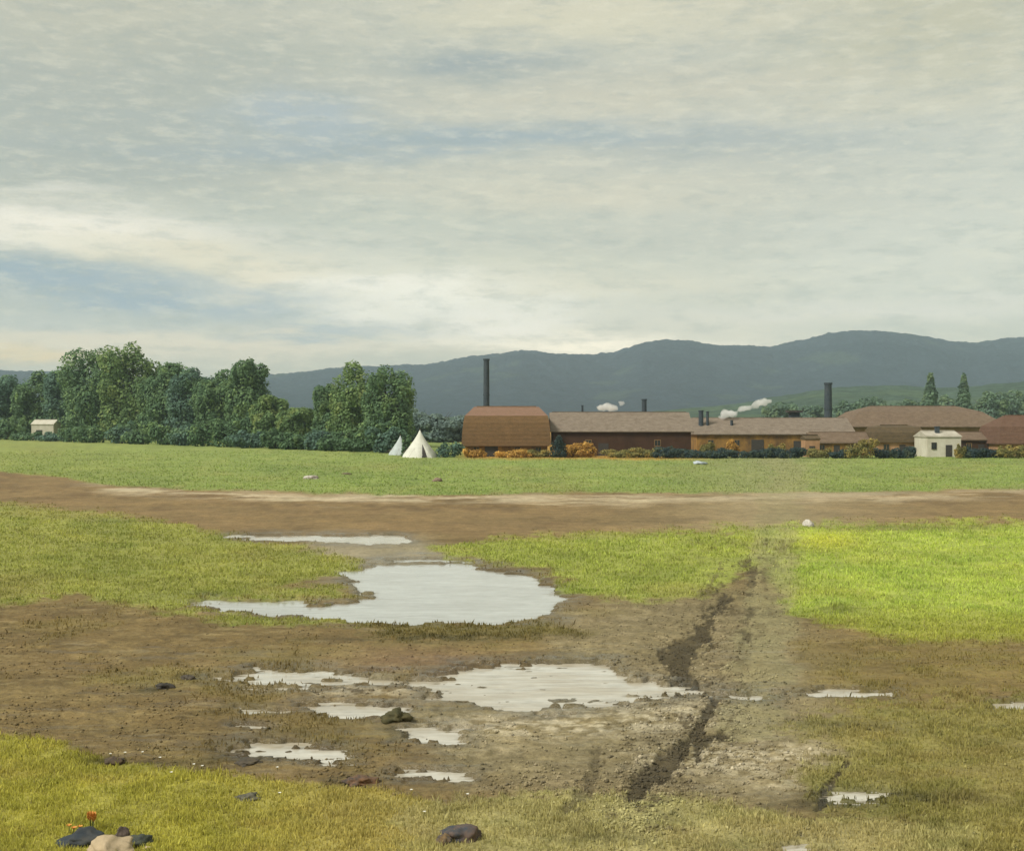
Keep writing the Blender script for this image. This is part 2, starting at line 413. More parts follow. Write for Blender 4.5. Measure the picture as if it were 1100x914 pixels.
    lr = smooth(-20, 10, poly_sd(uu, vv, [(880, 822), (1500, 822), (1500, 1000), (1000, 1000), (880, 880)]))
    c = lerp3(c, lr * .7, lin((132, 124, 76)))
    org = np.exp(-((uu - 1085) / 50) ** 2 - ((vv - 900) / 26) ** 2) + .6 * np.exp(-((uu - 1030) / 36) ** 2 - ((vv - 832) / 7) ** 2)
    c = lerp3(c, np.clip(org, 0, 1) * .3, lin((166, 124, 76)))
    # grass zones
    def zone(poly, colr, c, grass, soft=7, cover=1.0, amp=9):
        sd = poly_sd(uu, vv * 1.6, [(a, b * 1.6) for a, b in poly])
        m = smooth(-soft, soft, sd + w3 * amp + w1 * 5) * cover
        return lerp3(c, m, (0, 0, 0)) + colr * m[:, None], grass * (1 - m) + m
    def gcol(base, light, dark, warm):
        g = np.zeros((n, 3)) + np.array(lin(base))
        g = lerp3(g, smooth(-.1, .6, w2 + .3 * w3) * .6, lin(light))
        g = lerp3(g, smooth(.0, .6, w1 + .5 * w3) * .55, lin(dark))
        g = lerp3(g, smooth(.05, .6, w4 + .3 * w2) * .5, lin(warm))
        return g
    gf = gcol((138, 155, 84), (154, 165, 94), (118, 138, 74), (150, 150, 90))
    farleft = smooth(300, 0, u)
    gf = lerp3(gf, farleft * .4, lin((146, 152, 82)))
    gf = lerp3(gf, np.exp(-((u - 820) / 70) ** 2) * .5, lin((150, 148, 112)))
    gf = lerp3(gf, smooth(496, 491, v + w3 * 2) * smooth(480, 520, u) * smooth(790, 720, u) * .85, lin((184, 140, 66)))
    c, grass = zone(GREEN_FAR, gf, c, grass, 3, 1, 2)
    gl = gcol((150, 154, 80), (168, 168, 88), (128, 138, 66), (148, 140, 86))
    c, grass = zone(GREEN_L, gl, c, grass)
    gm = gcol((158, 168, 82), (178, 186, 90), (134, 148, 68), (164, 160, 92))
    c, grass = zone(GREEN_M, gm, c, grass, 9, .95, 12)
    gr = gcol((172, 187, 88), (190, 202, 92), (146, 168, 74), (178, 182, 94))
    gr = lerp3(gr, smooth(640, 684, vv) * .65, lin((150, 146, 66)))
    gr = lerp3(gr, np.exp(-((u - 890) / 40) ** 2 - ((v - 582) / 10) ** 2) * .7, lin((196, 196, 78)))
    c, grass = zone(GREEN_R, gr, c, grass, 12, .97, 14)
    gb = gcol((166, 162, 76), (184, 178, 84), (144, 143, 60), (170, 156, 90))
    gb = lerp3(gb, smooth(200, 400, u) * .7, lin((182, 168, 104)))
    c, grass = zone(GREEN_BL, gb, c, grass)
    go = gcol((152, 150, 84), (168, 166, 92), (126, 130, 70), (156, 142, 88))
    c, grass = zone(GREEN_BR, go, c, grass, 18, .62, 34)
    gc = gcol((178, 172, 116), (190, 184, 128), (156, 154, 98), (178, 164, 116))
    c, grass = zone(GREEN_BC, gc, c, grass, 10, .85, 16)
    c, grass = zone(GREEN_MID, gcol((116, 108, 56), (130, 122, 66), (84, 84, 44), (110, 100, 56)), c, grass, 10, .8, 10)
    # thin growth creeping over the soil on the right and along every edge
    rt = smooth(840, 930, uu) * smooth(676, 700, v) * (1 - smooth(748, 760, v) * 0)
    sp = rt * smooth(-.35, .45, w2 + .6 * N1.fbm(u / 24, v / 5 + 9, 4)) * (1 - grass)
    edge = smooth(690, 682, vv) * smooth(660, 676, vv) * smooth(840, 900, uu)
    c = lerp3(c, sp * .5, lin((140, 132, 74))); grass = np.maximum(grass, sp * .5)
    allb = smooth(.12, .5, N4.fbm(X / 3.1 + 5, Y / 4.3, 4, .6)) * (v > 600) * (1 - cen)
    c = lerp3(c, allb * .3 * (1 - grass), lin((132, 124, 66))); grass = np.maximum(grass, allb * .3)
    # a worn foot path that crosses the green towards the cottages
    pc = np.interp(v, [470, 495, 600, 700, 780], [850, 842, 834, 822, 805]); pw = np.interp(v, [480, 600, 760], [20, 30, 36])
    pth = smooth(1.15, .6, np.abs(u - pc + w1 * 22 + w3 * 12) / pw) * (v < 800) * smooth(-.9, .2, w3 + .3) * (.55 + .45 * smooth(560, 585, v))
    c = lerp3(c, pth * .6, lin((156, 150, 112))); grass = grass * (1 - .55 * pth)
    # dark soils
    gul = np.zeros(n)
    cr = N2.fbm(u / 6, v / 5, 5, .75); cr2 = N1.fbm(u / 16 + 9, v / 11, 4, .6)
    for i, poly in enumerate(GULLY):
        pa = np.array(poly); lo = pa.min(0) - 40; hi = pa.max(0) + 40
        s = (u > lo[0]) & (u < hi[0]) & (v > lo[1]) & (v < hi[1])
        if s.any():
            sd = poly_sd(u[s], v[s], poly)
            gul[s] = np.maximum(gul[s], smooth(-1.6, 1.6, sd + (-.5 if i == 1 else -2.5) + cr[s] * (8 if i == 1 else 11) + cr2[s] * (5 if i == 1 else 7)) * (.92 if i < 3 else .55))
    halo = np.zeros(n)
    s = (u > 600) & (u < 900) & (v > 580) & (v < 900)
    cx = np.interp(v, [600, 700, 760, 800, 870], [800, 760, 745, 745, 690])
    halo[s] = (np.exp(-((u[s] - cx[s]) / 55) ** 2) * smooth(-.02, .5, cr[s] + .6 * cr2[s]))
    c = lerp3(c, halo * .8, lin((92, 80, 54))); grass = grass * (1 - .85 * np.clip(np.exp(-((u - cx) / 60) ** 2) * (v > 600), 0, 1))
    c = lerp3(c, gul, lin((78, 70, 50))); grass = grass * (1 - gul)
    dk = np.zeros(n)
    for (a, b, sa, sb, am) in DARKS:
        dk = np.maximum(dk, am * np.exp(-((uu - a) / sa) ** 2 - ((v + w2 * 3 - b) / sb) ** 2) * smooth(-.5, .3, w3 + .2))
    c = lerp3(c, dk, lin((62, 60, 42))); grass = grass * (1 - .7 * dk)
    c = c * (1 + .16 * n1 + .10 * n2)[:, None] / EI * 1.04
    pm, soft = puddle_field(X, Y, u, v)
    damp = np.clip(.75 * soft + pm * .5, 0, 1) * (1 - .5 * grass)
    damp = np.maximum(damp, .45 * smooth(.1, .5, st1) * (1 - grass) * (v > 690))
    grass = grass * (1 - smooth(.25, .55, pm))
    c = c * (1 - .36 * soft * (1 - grass))[:, None]
    return np.clip(c, .01, .8), np.clip(grass, 0, 1), damp, pm, gul
def height(X, Y, pm, gul, grass):
    far = np.clip(Y / 40, .6, 3)
    h = N1.fbm(X / 2.2, Y / 2.2, 5, .6) * .034 * far + np.abs(N4.fbm(X / .38, Y / .38, 3, .6)) * .045 * (1 - grass) + N2.fbm(X / .55, Y / .55, 3) * .020 * (1 - .5 * grass) + .035
    h += N3.fbm(X / 30, Y / 30, 3) * .10 * smooth(70, 120, Y)
    for yr, wd in ((77.0, .28), (75.2, .28), (66.0, .3), (64.3, .3)):
        yy = yr + 2.2 * N4.fbm(X / 26, X * 0 + yr, 2)
        h = h - .06 * np.exp(-((Y - yy) / wd) ** 2) * (1 - grass)
    w = smooth(.12, .62, pm)
    uu, vv = uv_of(X, Y)
    bed = -.09 + N2.fbm(X / 1.1, Y / 1.1, 4, .6) * .035
    bed = bed + smooth(690, 705, vv) * (.022 + N3.fbm(uu / 30, vv / 3.2, 4, .65) * .085)
    h = h * (1 - w) + bed * w
    h = h - gul * (.05 + .05 * N4.fbm(X / .2, Y / .2, 3)) * (1 - w)
    return h

def build_ground():
    vr = np.concatenate([np.arange(1180, 700, -1.15), np.arange(700, 560, -.75), np.arange(560, 486, -.8)])
    D = np.concatenate([[-400, -100, -20, 0, 5, 8], K / (vr - YH), np.geomspace(K / (486 - YH) * 1.02, 6000, 46)])
    u = np.concatenate([[-9000, -4500, -2400, -1400, -900, -600], np.arange(-420, 1520, 2.3), [1700, 2000, 2500, 3600, 5600, 10100]])
    X = np.outer(np.maximum(D, 8) , (u - 550) / F); Y = np.repeat(D[:, None], len(u), 1)
    sh = X.shape; X = X.ravel(); Y = Y.ravel()
    c, g, damp, pm, gul = zones(X, Y)
    z = height(X, Y, pm, gul, g)
    z[Y > 1200] = -.5
    z += smooth(200, 330, Y) * smooth(60, -60, X) * .0
    V = np.stack([X, Y, z], 1)
    idx = np.arange(len(X)).reshape(sh)
    Fc = np.stack([idx[:-1, :-1], idx[:-1, 1:], idx[1:, 1:], idx[1:, :-1]], -1).reshape(-1, 4)
    m, nt, b = new_mat('meadow ground')
    at = nd(nt, 'ShaderNodeAttribute'); at.attribute_name = 'tint'
    ag = nd(nt, 'ShaderNodeAttribute'); ag.attribute_name = 'damp'
    n_a = noise_node(nt, 9, 6, .7); n_b = noise_node(nt, 1.3, 6, .65); n_c = noise_node(nt, .22, 5, .6)
    v1 = mixc(nt, 1.0, at.outputs['Color'], mixc(nt, maprange(nt, n_a, .3, .7), (.72, .70, .68), (1.28, 1.27, 1.25)), 'MULTIPLY')
    v2 = mixc(nt, 1.0, v1, mixc(nt, maprange(nt, n_b, .32, .68), (.80, .80, .78), (1.18, 1.17, 1.14)), 'MULTIPLY')
    v3 = mixc(nt, 1.0, v2, mixc(nt, maprange(nt, n_c, .32, .68), (.90, .92, .90), (1.09, 1.07, 1.04)), 'MULTIPLY')
    nt.links.new(v3, b.inputs['Base Color'])
    nt.links.new(maprange(nt, ag.outputs['Fac'], 0, .8, .93, .22), b.inputs['Roughness'])
    nt.links.new(maprange(nt, ag.outputs['Fac'], 0, 1, .3, .75), b.inputs['Specular IOR Level'])
    b.inputs['Specular IOR Level'].default_value = .35
    bump(nt, b, n_a, .8, .07)
    o = fast_mesh('ground', V, Fc, m, True, c, extra={'damp': damp})
    tag(o, kind='structure')
build_ground()

# ------------------------------------------------------------------ puddles
def build_puddles():
    def water(name, ca, cb):
        m, nt, b = new_mat(name)
        f = noise_node(nt, .55, 6, .66, stretch=(.6, 1.6, 1)); g = noise_node(nt, 2.2, 5, .7, stretch=(.5, 2.0, 1))
        cc = mixc(nt, maprange(nt, f, .36, .60), ca, cb)
        cc = mixc(nt, 1.0, cc, mixc(nt, maprange(nt, g, .3, .7), (.82, .81, .78), (1.15, 1.15, 1.15)), 'MULTIPLY')
        dp = nd(nt, 'ShaderNodeAttribute'); dp.attribute_name = 'depth'
        ad = nd(nt, 'ShaderNodeMath', operation='ADD'); nt.links.new(dp.outputs['Fac'], ad.inputs[0])
        nt.links.new(maprange(nt, g, .3, .7, -.22, .22), ad.inputs[1])
        cc = mixc(nt, maprange(nt, ad.outputs[0], .25, .95), (.21, .18, .125), cc)
        nt.links.new(cc, b.inputs['Base Color'])
        nt.links.new(maprange(nt, g, .35, .65, .05, .22), b.inputs['Roughness'])
        b.inputs['IOR'].default_value = 1.40; b.inputs['Specular IOR Level'].default_value = .6
        w = noise_node(nt, 5.0, 3, .5, stretch=(1, 2.2, 1))
        bump(nt, b, w, .06, .02)
        return m
    clear = water('grey sheen water', (.45, .47, .45), (.37, .38, .36)); silty_sheen = water('silty water', (.56, .55, .49), (.40, .36, .28))  # pale base colours stand in for reflected sky as well as silt
    for i, (lab, poly) in enumerate(PUDDLES):
        pa = np.array(poly, float)
        u0, v0 = pa.min(0); u1, v1 = pa.max(0)
        pu = 26; pv = min(12, 2 + (v1 - v0) * .45)
        us = np.arange(u0 - pu, u1 + pu + 3, 3.0); vs_ = np.arange(v1 + pv, v0 - pv - 1.2, -1.2)
        D = K / (vs_ - YH)
        X = np.outer(D, (us - 550) / F); Y = np.repeat(D[:, None], len(us), 1); sh = X.shape
        uu, vv = uv_of(X.ravel(), Y.ravel())
        sd = poly_sd(uu, vv * VS, [(a, c * VS) for a, c in poly])
        keep = sd > -min(24, pv * VS)
        z = np.full(sh[0] * sh[1], -.030 + .0011 * i)
        idx = np.arange(z.size).reshape(sh)
        Fc = np.stack([idx[:-1, :-1], idx[:-1, 1:], idx[1:, 1:], idx[1:, :-1]], -1).reshape(-1, 4)
        Fc = Fc[keep[Fc].all(1)]
        used = np.unique(Fc); remap = np.zeros(z.size, int); remap[used] = np.arange(len(used))
        V = np.stack([X.ravel(), Y.ravel(), z], 1)[used]
        dpt = puddle_field(V[:, 0], V[:, 1])[0]
        o = fast_mesh('puddle', V, remap[Fc], clear if i == 1 else silty_sheen, extra={'depth': dpt})
        tag(o, lab, 'puddle', 'puddles on the muddy meadow', 'structure')
build_puddles()

# ------------------------------------------------------------------ grass blades
def leaf_material(name, rough=.6, attr='tint', trans=.35):
    m, nt, b = new_mat(name)
    at = nd(nt, 'ShaderNodeAttribute'); at.attribute_name = attr
    nt.links.new(at.outputs['Color'], b.inputs['Base Color'])
    b.inputs['Roughness'].default_value = rough; b.inputs['Specular IOR Level'].default_value = .15
    tr = nd(nt, 'ShaderNodeBsdfTranslucent'); nt.links.new(at.outputs['Color'], tr.inputs[0])
    mx = nd(nt, 'ShaderNodeMixShader'); mx.inputs[0].default_value = trans
    nt.links.new(b.outputs[0], mx.inputs[1]); nt.links.new(tr.outputs[0], mx.inputs[2])
    nt.links.new(mx.outputs[0], nt.nodes['Material Output'].inputs[0])
    return m
def build_grass():
    rs = np.random.RandomState(5)
    n = 780000
    v = 484 + (990 - 484) * rs.rand(n) ** 1.0; u = -160 + 1420 * rs.rand(n)
    D = K / (v - YH); X = (u - 550) / F * D; Y = D
    c, g, damp, pm, gul = zones(X, Y)
    clump = N4.fbm(X / .5, Y / .5, 3)
    keep = rs.rand(n) < g * np.clip(.75 + clump, .25, 1)
    X, Y, c, g, pm, gul, clump, D = (a[keep] for a in (X, Y, c, g, pm, gul, clump, D))
    n = len(X)
    z = height(X, Y, pm, gul, g)
    h = (.045 + .045 * rs.rand(n) ** 2 + .05 * np.clip(clump, 0, 1)) * np.clip(D / 34, .8, 1.35)
    tall = rs.rand(n) < .05; h[tall] *= 1 + 1.3 * rs.rand(tall.sum())
    w = np.maximum(.0045, .0006 * D) * (.7 + .6 * rs.rand(n))
    a = rs.rand(n) * 6.283; lean = rs.rand(n) * .7; b = rs.rand(n) * 6.283
    bx, by = np.cos(a) * w, np.sin(a) * w
    lx, ly = np.cos(b) * lean * h, np.sin(b) * lean * h
    z0 = z - .015
    V = np.empty((n, 4, 3))
    V[:, 0] = np.stack([X - bx, Y - by, z0], 1); V[:, 1] = np.stack([X + bx, Y + by, z0], 1)
    V[:, 2] = np.stack([X + bx * .7 + lx * .4, Y + by * .7 + ly * .4, z + h * .6], 1)
    V[:, 3] = np.stack([X + lx, Y + ly, z + h], 1)
    idx = np.arange(n)[:, None] * 4
    Fc = np.concatenate([idx + [0, 1, 2], idx + [0, 2, 3]], 0)
    j = rs.rand(n, 1)
    cc = c * (1.05 + .9 * j) * np.array([1.02, 1.02, 1.05])
    dry = (rs.rand(n) < .10)[:, None]
    cc = np.where(dry, cc * .5 + np.array([.26, .22, .11]) * .6, cc)
    cc = np.repeat(np.clip(cc, 0, .8)[:, None, :], 4, 1).reshape(-1, 3)
    o = fast_mesh('grass', V.reshape(-1, 3), Fc, leaf_material('grass blades', .6, trans=.5), False, cc)
    tag(o, 'short yellow green grass covering the meadow patches', 'grass', kind='stuff')
build_grass()

# ------------------------------------------------------------------ crumbs of soil
def build_clods():
    rs = np.random.RandomState(9)
    n = 110000
    v = 600 + 390 * rs.rand(n); u = -120 + 1340 * rs.rand(n)
    D = K / (v - YH); X = (u - 550) / F * D; Y = D
    c, g, damp, pm, gul = zones(X, Y)
    cx = np.interp(v, [600, 700, 760, 800, 870], [800, 760, 745, 745, 690])
    near = np.exp(-((u - cx) / 75) ** 2) * (v < 900)
    cl = N1.fbm(X / 1.3, Y / 1.3, 3)
    keep = rs.rand(n) < (1 - g) * np.clip(.26 + .7 * cl + .75 * near, 0, 1) * (pm < .35)
    X, Y, c, g, pm, gul, D, near = (a[keep] for a in (X, Y, c, g, pm, gul, D, near))
    n = len(X); z = height(X, Y, pm, gul, g)
    s = .010 + .035 * rs.rand(n) ** 4 + .012 * near * rs.rand(n)
    base = np.array([(1, 0, 0), (0, 1, 0), (-1, 0, 0), (0, -1, 0), (0, 0, .8), (0, 0, -.4)], float)
    V = base[None] * s[:, None, None] * (.6 + .8 * rs.rand(n, 6, 1)) 
    th = rs.rand(n) * 6.28; co, si = np.cos(th)[:, None], np.sin(th)[:, None]
    V = np.stack([V[..., 0] * co - V[..., 1] * si * .7, V[..., 0] * si + V[..., 1] * co * .7, V[..., 2]], -1)
    V += np.stack([X, Y, z + s * .2], 1)[:, None, :]
    f = np.array([(0, 1, 4), (1, 2, 4), (2, 3, 4), (3, 0, 4), (1, 0, 5), (2, 1, 5), (3, 2, 5), (0, 3, 5)])
    Fc = (np.arange(n)[:, None, None] * 6 + f[None]).reshape(-1, 3)
    cc = c * (.55 + .75 * rs.rand(n, 1))
    cc = np.repeat(cc[:, None, :], 6, 1).reshape(-1, 3)
    m, nt, b = new_mat('soil crumbs')
    at = nd(nt, 'ShaderNodeAttribute'); at.attribute_name = 'tint'; nt.links.new(at.outputs['Color'], b.inputs['Base Color'])
    b.inputs['Roughness'].default_value = .9
    o = fast_mesh('dirt', V.reshape(-1, 3), Fc, m, False, cc)
    tag(o, 'crumbs of brown soil scattered over the bare mud', 'dirt', kind='stuff')
build_clods()

# ------------------------------------------------------------------ hills
def build_hills(name, prof, D0, DR, D1, near_col, patch_col, patch, seed, lump, pw, du):
    """a ridge whose skyline rises prof(row) above the horizon at distance DR"""
    px, py = zip(*prof)
    u = np.arange(-900, 2001, du); D = np.concatenate([np.linspace(D0, DR, 110), np.linspace(DR, D1, 26)[1:]])
    X = np.outer(D, (u - 550) / F); Y = np.repeat(D[:, None], len(u), 1); U = np.repeat(u[None], len(D), 0)
    top = (YH - np.interp(U, px, py)) / F * DR + CAM_H
    t = np.clip((Y - D0) / (DR - D0), 0, 1); s = t * t * (3 - 2 * t)
    s = s ** pw
    back = np.clip((Y - DR) / (D1 - DR), 0, 1)
    Nz = Noise2(seed)
    z = top * s * (1 - .7 * back ** 1.5)
    z = z + Nz.fbm(X / 260, Y / 260, 4) * top * .10 * s * (1 - s) * 3
    z = z + (Nz.fbm(X / 26, Y / 26, 3, .6) * lump + Nz.fbm(X / 120 + 8, Y / 120, 3) * lump) * s
    z = z - 2 * (1 - smooth(0, .06, t))
    V = np.stack([X, Y, z], -1).reshape(-1, 3); idx = np.arange(X.size).reshape(X.shape)
    Fc = np.stack([idx[:-1, :-1], idx[:-1, 1:], idx[1:, 1:], idx[1:, :-1]], -1).reshape(-1, 4)
    X, Y = X.ravel(), Y.ravel()
    c = np.zeros((len(X), 3)) + np.array(near_col)
    f = Nz.fbm(X / 210, Y / 330, 4, .6)
    c = lerp3(c, smooth(patch, patch + .18, f + .25 * Nz.fbm(X / 60, Y / 60, 3)), patch_col)
    c = c * (1 + .25 * Nz.fbm(X / 20, Y / 20, 3))[:, None]
    m, nt, b = new_mat(name + ' woods')
    at = nd(nt, 'ShaderNodeAttribute'); at.attribute_name = 'tint'
    na = noise_node(nt, .11, 6, .7)
    nt.links.new(mixc(nt, 1.0, at.outputs['Color'], mixc(nt, maprange(nt, na, .35, .65), (.7, .72, .72), (1.28, 1.25, 1.25)), 'MULTIPLY'), b.inputs['Base Color'])
    b.inputs['Roughness'].default_value = 1; b.inputs['Specular IOR Level'].default_value = 0
    bump(nt, b, na, 1.0, 5.0)
    o = fast_mesh(name, V, Fc, m, True, np.clip(c, 0, 1))
    tag(o, kind='structure')
RIDGE = [(-900, 380), (-500, 395), (-200, 404), (0, 399), (60, 401), (140, 408), (220, 410), (300, 404), (360, 398), (420, 396), (450, 394), (475, 390), (500, 386), (530, 384),
         (560, 379), (600, 382), (640, 384), (665, 380), (690, 371), (720, 368), (745, 370), (770, 374), (800, 374), (830, 375), (860, 369),
         (890, 361), (920, 358), (950, 358), (980, 361), (1010, 367), (1050, 371), (1075, 367), (1100, 366), (1180, 372), (1300, 380), (1500, 378), (2000, 396)]
build_hills('hills', RIDGE, 1500, 3300, 3840, (.030, .046, .058), (.045, .066, .060), .30, 12, 7.0, 1.15, 1.6)
FOOT = [(-900, 449), (380, 449), (600, 448), (700, 443), (780, 437), (840, 428), (900, 416), (960, 415), (1020, 418), (1100, 412), (1250, 404), (1600, 420), (2000, 430)]
build_hills('foothill', FOOT, 620, 1250, 1480, (.062, .096, .068), (.082, .122, .074), .05, 33, 2.5, 1.0, 2.4)

# ------------------------------------------------------------------ air
def build_haze():
    V, Fs = [], []; box_vf(-5200, 5200, -500, HAZE_END, -4.5, HAZE_TOP, V, Fs)
    m = bpy.data.materials.new('haze'); m.use_nodes = True; nt = m.node_tree; nt.nodes.clear()
    out = nd(nt, 'ShaderNodeOutputMaterial'); pv = nd(nt, 'ShaderNodeVolumePrincipled')
    pv.inputs['Color'].default_value = (.70, .87, 1.0, 1); pv.inputs['Density'].default_value = HAZE
    nt.links.new(pv.outputs[0], out.inputs['Volume'])
    tag(mesh_obj('haze', V, Fs, m), 'thin blue haze hanging over the whole plain', 'haze', kind='stuff')
build_haze()

# ------------------------------------------------------------------ trees and bushes
LEAF = leaf_material('tree leaves', .7, trans=.42)
BARK = simple('bark', (.09, .075, .055), (.045, .038, .03), 2.5, .95, (1, 1, .25), .6, .06)
def crown_mesh(name, lobes, n, size, cols, seed, parent, mat=None, up=.35):
    """leaf clusters spread through the shells of several lobes. lobes: (cx,cy,cz, rx,ry,rz)"""
    rs = np.random.RandomState(seed)
    L = np.array(lobes, float); vol = (L[:, 3] * L[:, 4] * L[:, 5]) ** .8; pr = vol / vol.sum()
    k = rs.choice(len(L), n, p=pr)
    d = rs.normal(size=(n, 3)); d /= np.linalg.norm(d, axis=1)[:, None]
    rad = .55 + .45 * rs.rand(n) ** .45
    # raggedness: gaps and tufts by direction
    q = N1.fbm(d[:, 0] * 3 + k * 3.7, d[:, 2] * 3 + d[:, 1] * 2.1 + seed, 3)
    rad = rad * (1 + .28 * q)
    p = L[k, :3] + d * rad[:, None] * L[k, 3:]
    q2 = N2.fbm(p[:, 0] / (size * 5) + seed, p[:, 2] / (size * 5) + p[:, 1] / (size * 7), 3)
    keep = (rs.rand(n) < np.clip(.85 + q2 * 1.1, .25, 1)) & (p[:, 2] > size * .3)
    p, d, q2, k = p[keep], d[keep], q2[keep], k[keep]; n = len(p)
    nrm = d * .8 + rs.normal(size=(n, 3)) * .38 + [0, 0, up]; nrm /= np.linalg.norm(nrm, axis=1)[:, None]
    t = np.cross(nrm, rs.normal(size=(n, 3))); t /= np.linalg.norm(t, axis=1)[:, None]
    b = np.cross(nrm, t)
    s = size * (.55 + .9 * rs.rand(n)); s1 = s[:, None]; s2 = (s * (.5 + .4 * rs.rand(n)))[:, None]
    V = np.empty((n, 5, 3))
    V[:, 0] = p - t * s1; V[:, 1] = p - b * s2 - t * s1 * .1 - nrm * s2 * .25; V[:, 2] = p + t * s1 * .6 - b * s2 * .6
    V[:, 3] = p + t * s1 + nrm * s2 * .2; V[:, 4] = p + b * s2 - nrm * s2 * .2
    Fc = np.arange(n)[:, None] * 5 + np.arange(5)[None]
    ca, cb, cc = (np.array(x) for x in cols)
    m1 = smooth(-.35, .35, N3.fbm(p[:, 0] / (size * 9) + 7, p[:, 2] / (size * 7) + p[:, 1] / (size * 9), 3))[:, None]
    c = ca * (1 - m1) + cb * m1
    m2 = smooth(.15, .5, N4.fbm(p[:, 0] / (size * 6) + 3 + seed, p[:, 2] / (size * 6) + p[:, 1] / (size * 6), 2))[:, None]
    c = c * (1 - m2 * .8) + cc * m2 * .8
    c = c * (1.15 + 1.0 * rs.rand(n, 1))
    return fast_mesh(name, V.reshape(-1, 3), Fc, mat or LEAF, False, np.repeat(c[:, None], 5, 1).reshape(-1, 3), parent=parent)
GREENS = {
    'dark': ((.070, .120, .062), (.095, .150, .068), (.13, .19, .075)),
    'blue': ((.068, .115, .088), (.080, .135, .088), (.105, .165, .085)),
    'mid':  ((.085, .135, .055), (.125, .18, .066), (.17, .21, .075)),
    'olive': ((.13, .125, .045), (.20, .17, .055), (.26, .20, .06)),
    'orange': ((.26, .155, .04), (.38, .23, .055), (.46, .30, .08)),
    'fore': ((.070, .110, .080), (.09, .14, .085), (.12, .165, .085)),  # foothill leaves, muted by haze painted into the colour
    'navy': ((.030, .050, .052), (.042, .062, .055), (.06, .08, .05)),
    'mist': ((.105, .145, .135), (.13, .175, .155), (.15, .20, .15)),  # distance haze painted into the leaf colour
}
def tree(x, D, top_y, wpx, kind, label, group, seed, n=9000, name='tree', low=.16, shape=None):
    rs = random.Random(seed)
    H = ZY(top_y, D); Wd = wpx / F * D; base = P(x, D, 0)
    root = empty(name, base); tag(root, label, 'tree', group)
    V, Fs = [], []
    lx, ly = rs.uniform(-.03, .03) * H, rs.uniform(-.03, .03) * H
    r0 = H * .022 + .08
    tube_vf([(0, 0, -.3), (lx * .3, ly * .3, H * .18), (lx * .6, ly * .6, H * .45), (lx, ly, H * .82)], [r0 * 1.3, r0, r0 * .75, r0 * .2], V, Fs, 8)
    for i in range(7):
        a = i * 2.4 + rs.random(); z0 = H * rs.uniform(.22, .6); L = Wd * rs.uniform(.28, .45)
        tube_vf([(lx * z0 / H, ly * z0 / H, z0), (math.cos(a) * L * .5, math.sin(a) * L * .5, z0 + L * .45), (math.cos(a) * L, math.sin(a) * L, z0 + L * .95)],
                [r0 * .45, r0 * .3, r0 * .08], V, Fs, 6)
    mesh_obj('trunk', V, Fs, BARK, root, True)
    lobes = []
    if shape == 'column':
        for i in range(7):
            t = i / 6; lobes.append((rs.uniform(-.06, .06) * Wd, 0, H * (.14 + .74 * t), Wd * (.46 * (1 - .72 * t * t) + .03), Wd * .40 * (1 - .6 * t * t), H * .13))
    else:
        lobes.append((0, 0, H * .50, Wd * .46, Wd * .40, H * .40)); lobes.append((0, 0, H * .22, Wd * .50, Wd * .42, H * .20))
        for i in range(13):
            a = rs.uniform(0, 6.28); t = rs.uniform(low, .86)
            prof_ = math.sin(math.pi * min(1, max(.12, (t - .02) * .92))) ** .55
            rr = Wd * .34 * prof_
            sz = Wd * rs.uniform(.15, .24)
            lobes.append((math.cos(a) * rr, math.sin(a) * rr, H * t, sz, sz, min(sz * .95, H * .15)))
        lobes.append((rs.uniform(-.08, .08) * Wd, 0, H * .88, Wd * .17, Wd * .17, H * .12))
    sz = max(.16, 1.45 / F * D); n = int(n * 2.0)
    crown_mesh('crown', lobes, n, sz, GREENS[kind], seed, root)
    return root
def bush(x, D, top_y, wpx, kind, label, group, seed, n=1500, name='bush', deep=.6, cat='bush', sz=None):
    rs = random.Random(seed)
    H = ZY(top_y, D); Wd = wpx / F * D
    root = empty(name, P(x, D, 0)); tag(root, label, cat, group)
    V, Fs = [], []
    for i in range(5):
        a = i * 1.3; tube_vf([(0, 0, -.1), (math.cos(a) * Wd * .14, math.sin(a) * Wd * .1, H * .4), (math.cos(a) * Wd * .3, math.sin(a) * Wd * .2, H * .75)], [.05, .04, .015], V, Fs, 5)
    mesh_obj('stem', V, Fs, BARK, root)
    lobes = [(0, 0, H * .34, Wd * .44, Wd * deep * .42, H * .40)]
    for i in range(6):
        q = rs.uniform(.12, .24); lobes.append((rs.uniform(-.40, .40) * Wd, rs.uniform(-.3, .3) * Wd * deep, H * rs.uniform(.2, .75), Wd * q, Wd * q * .8, H * rs.uniform(.15, .34)))
    crown_mesh('foliage', lobes, n, sz or max(.10, 1.3 / F * D), GREENS[kind], seed, root)
    return root

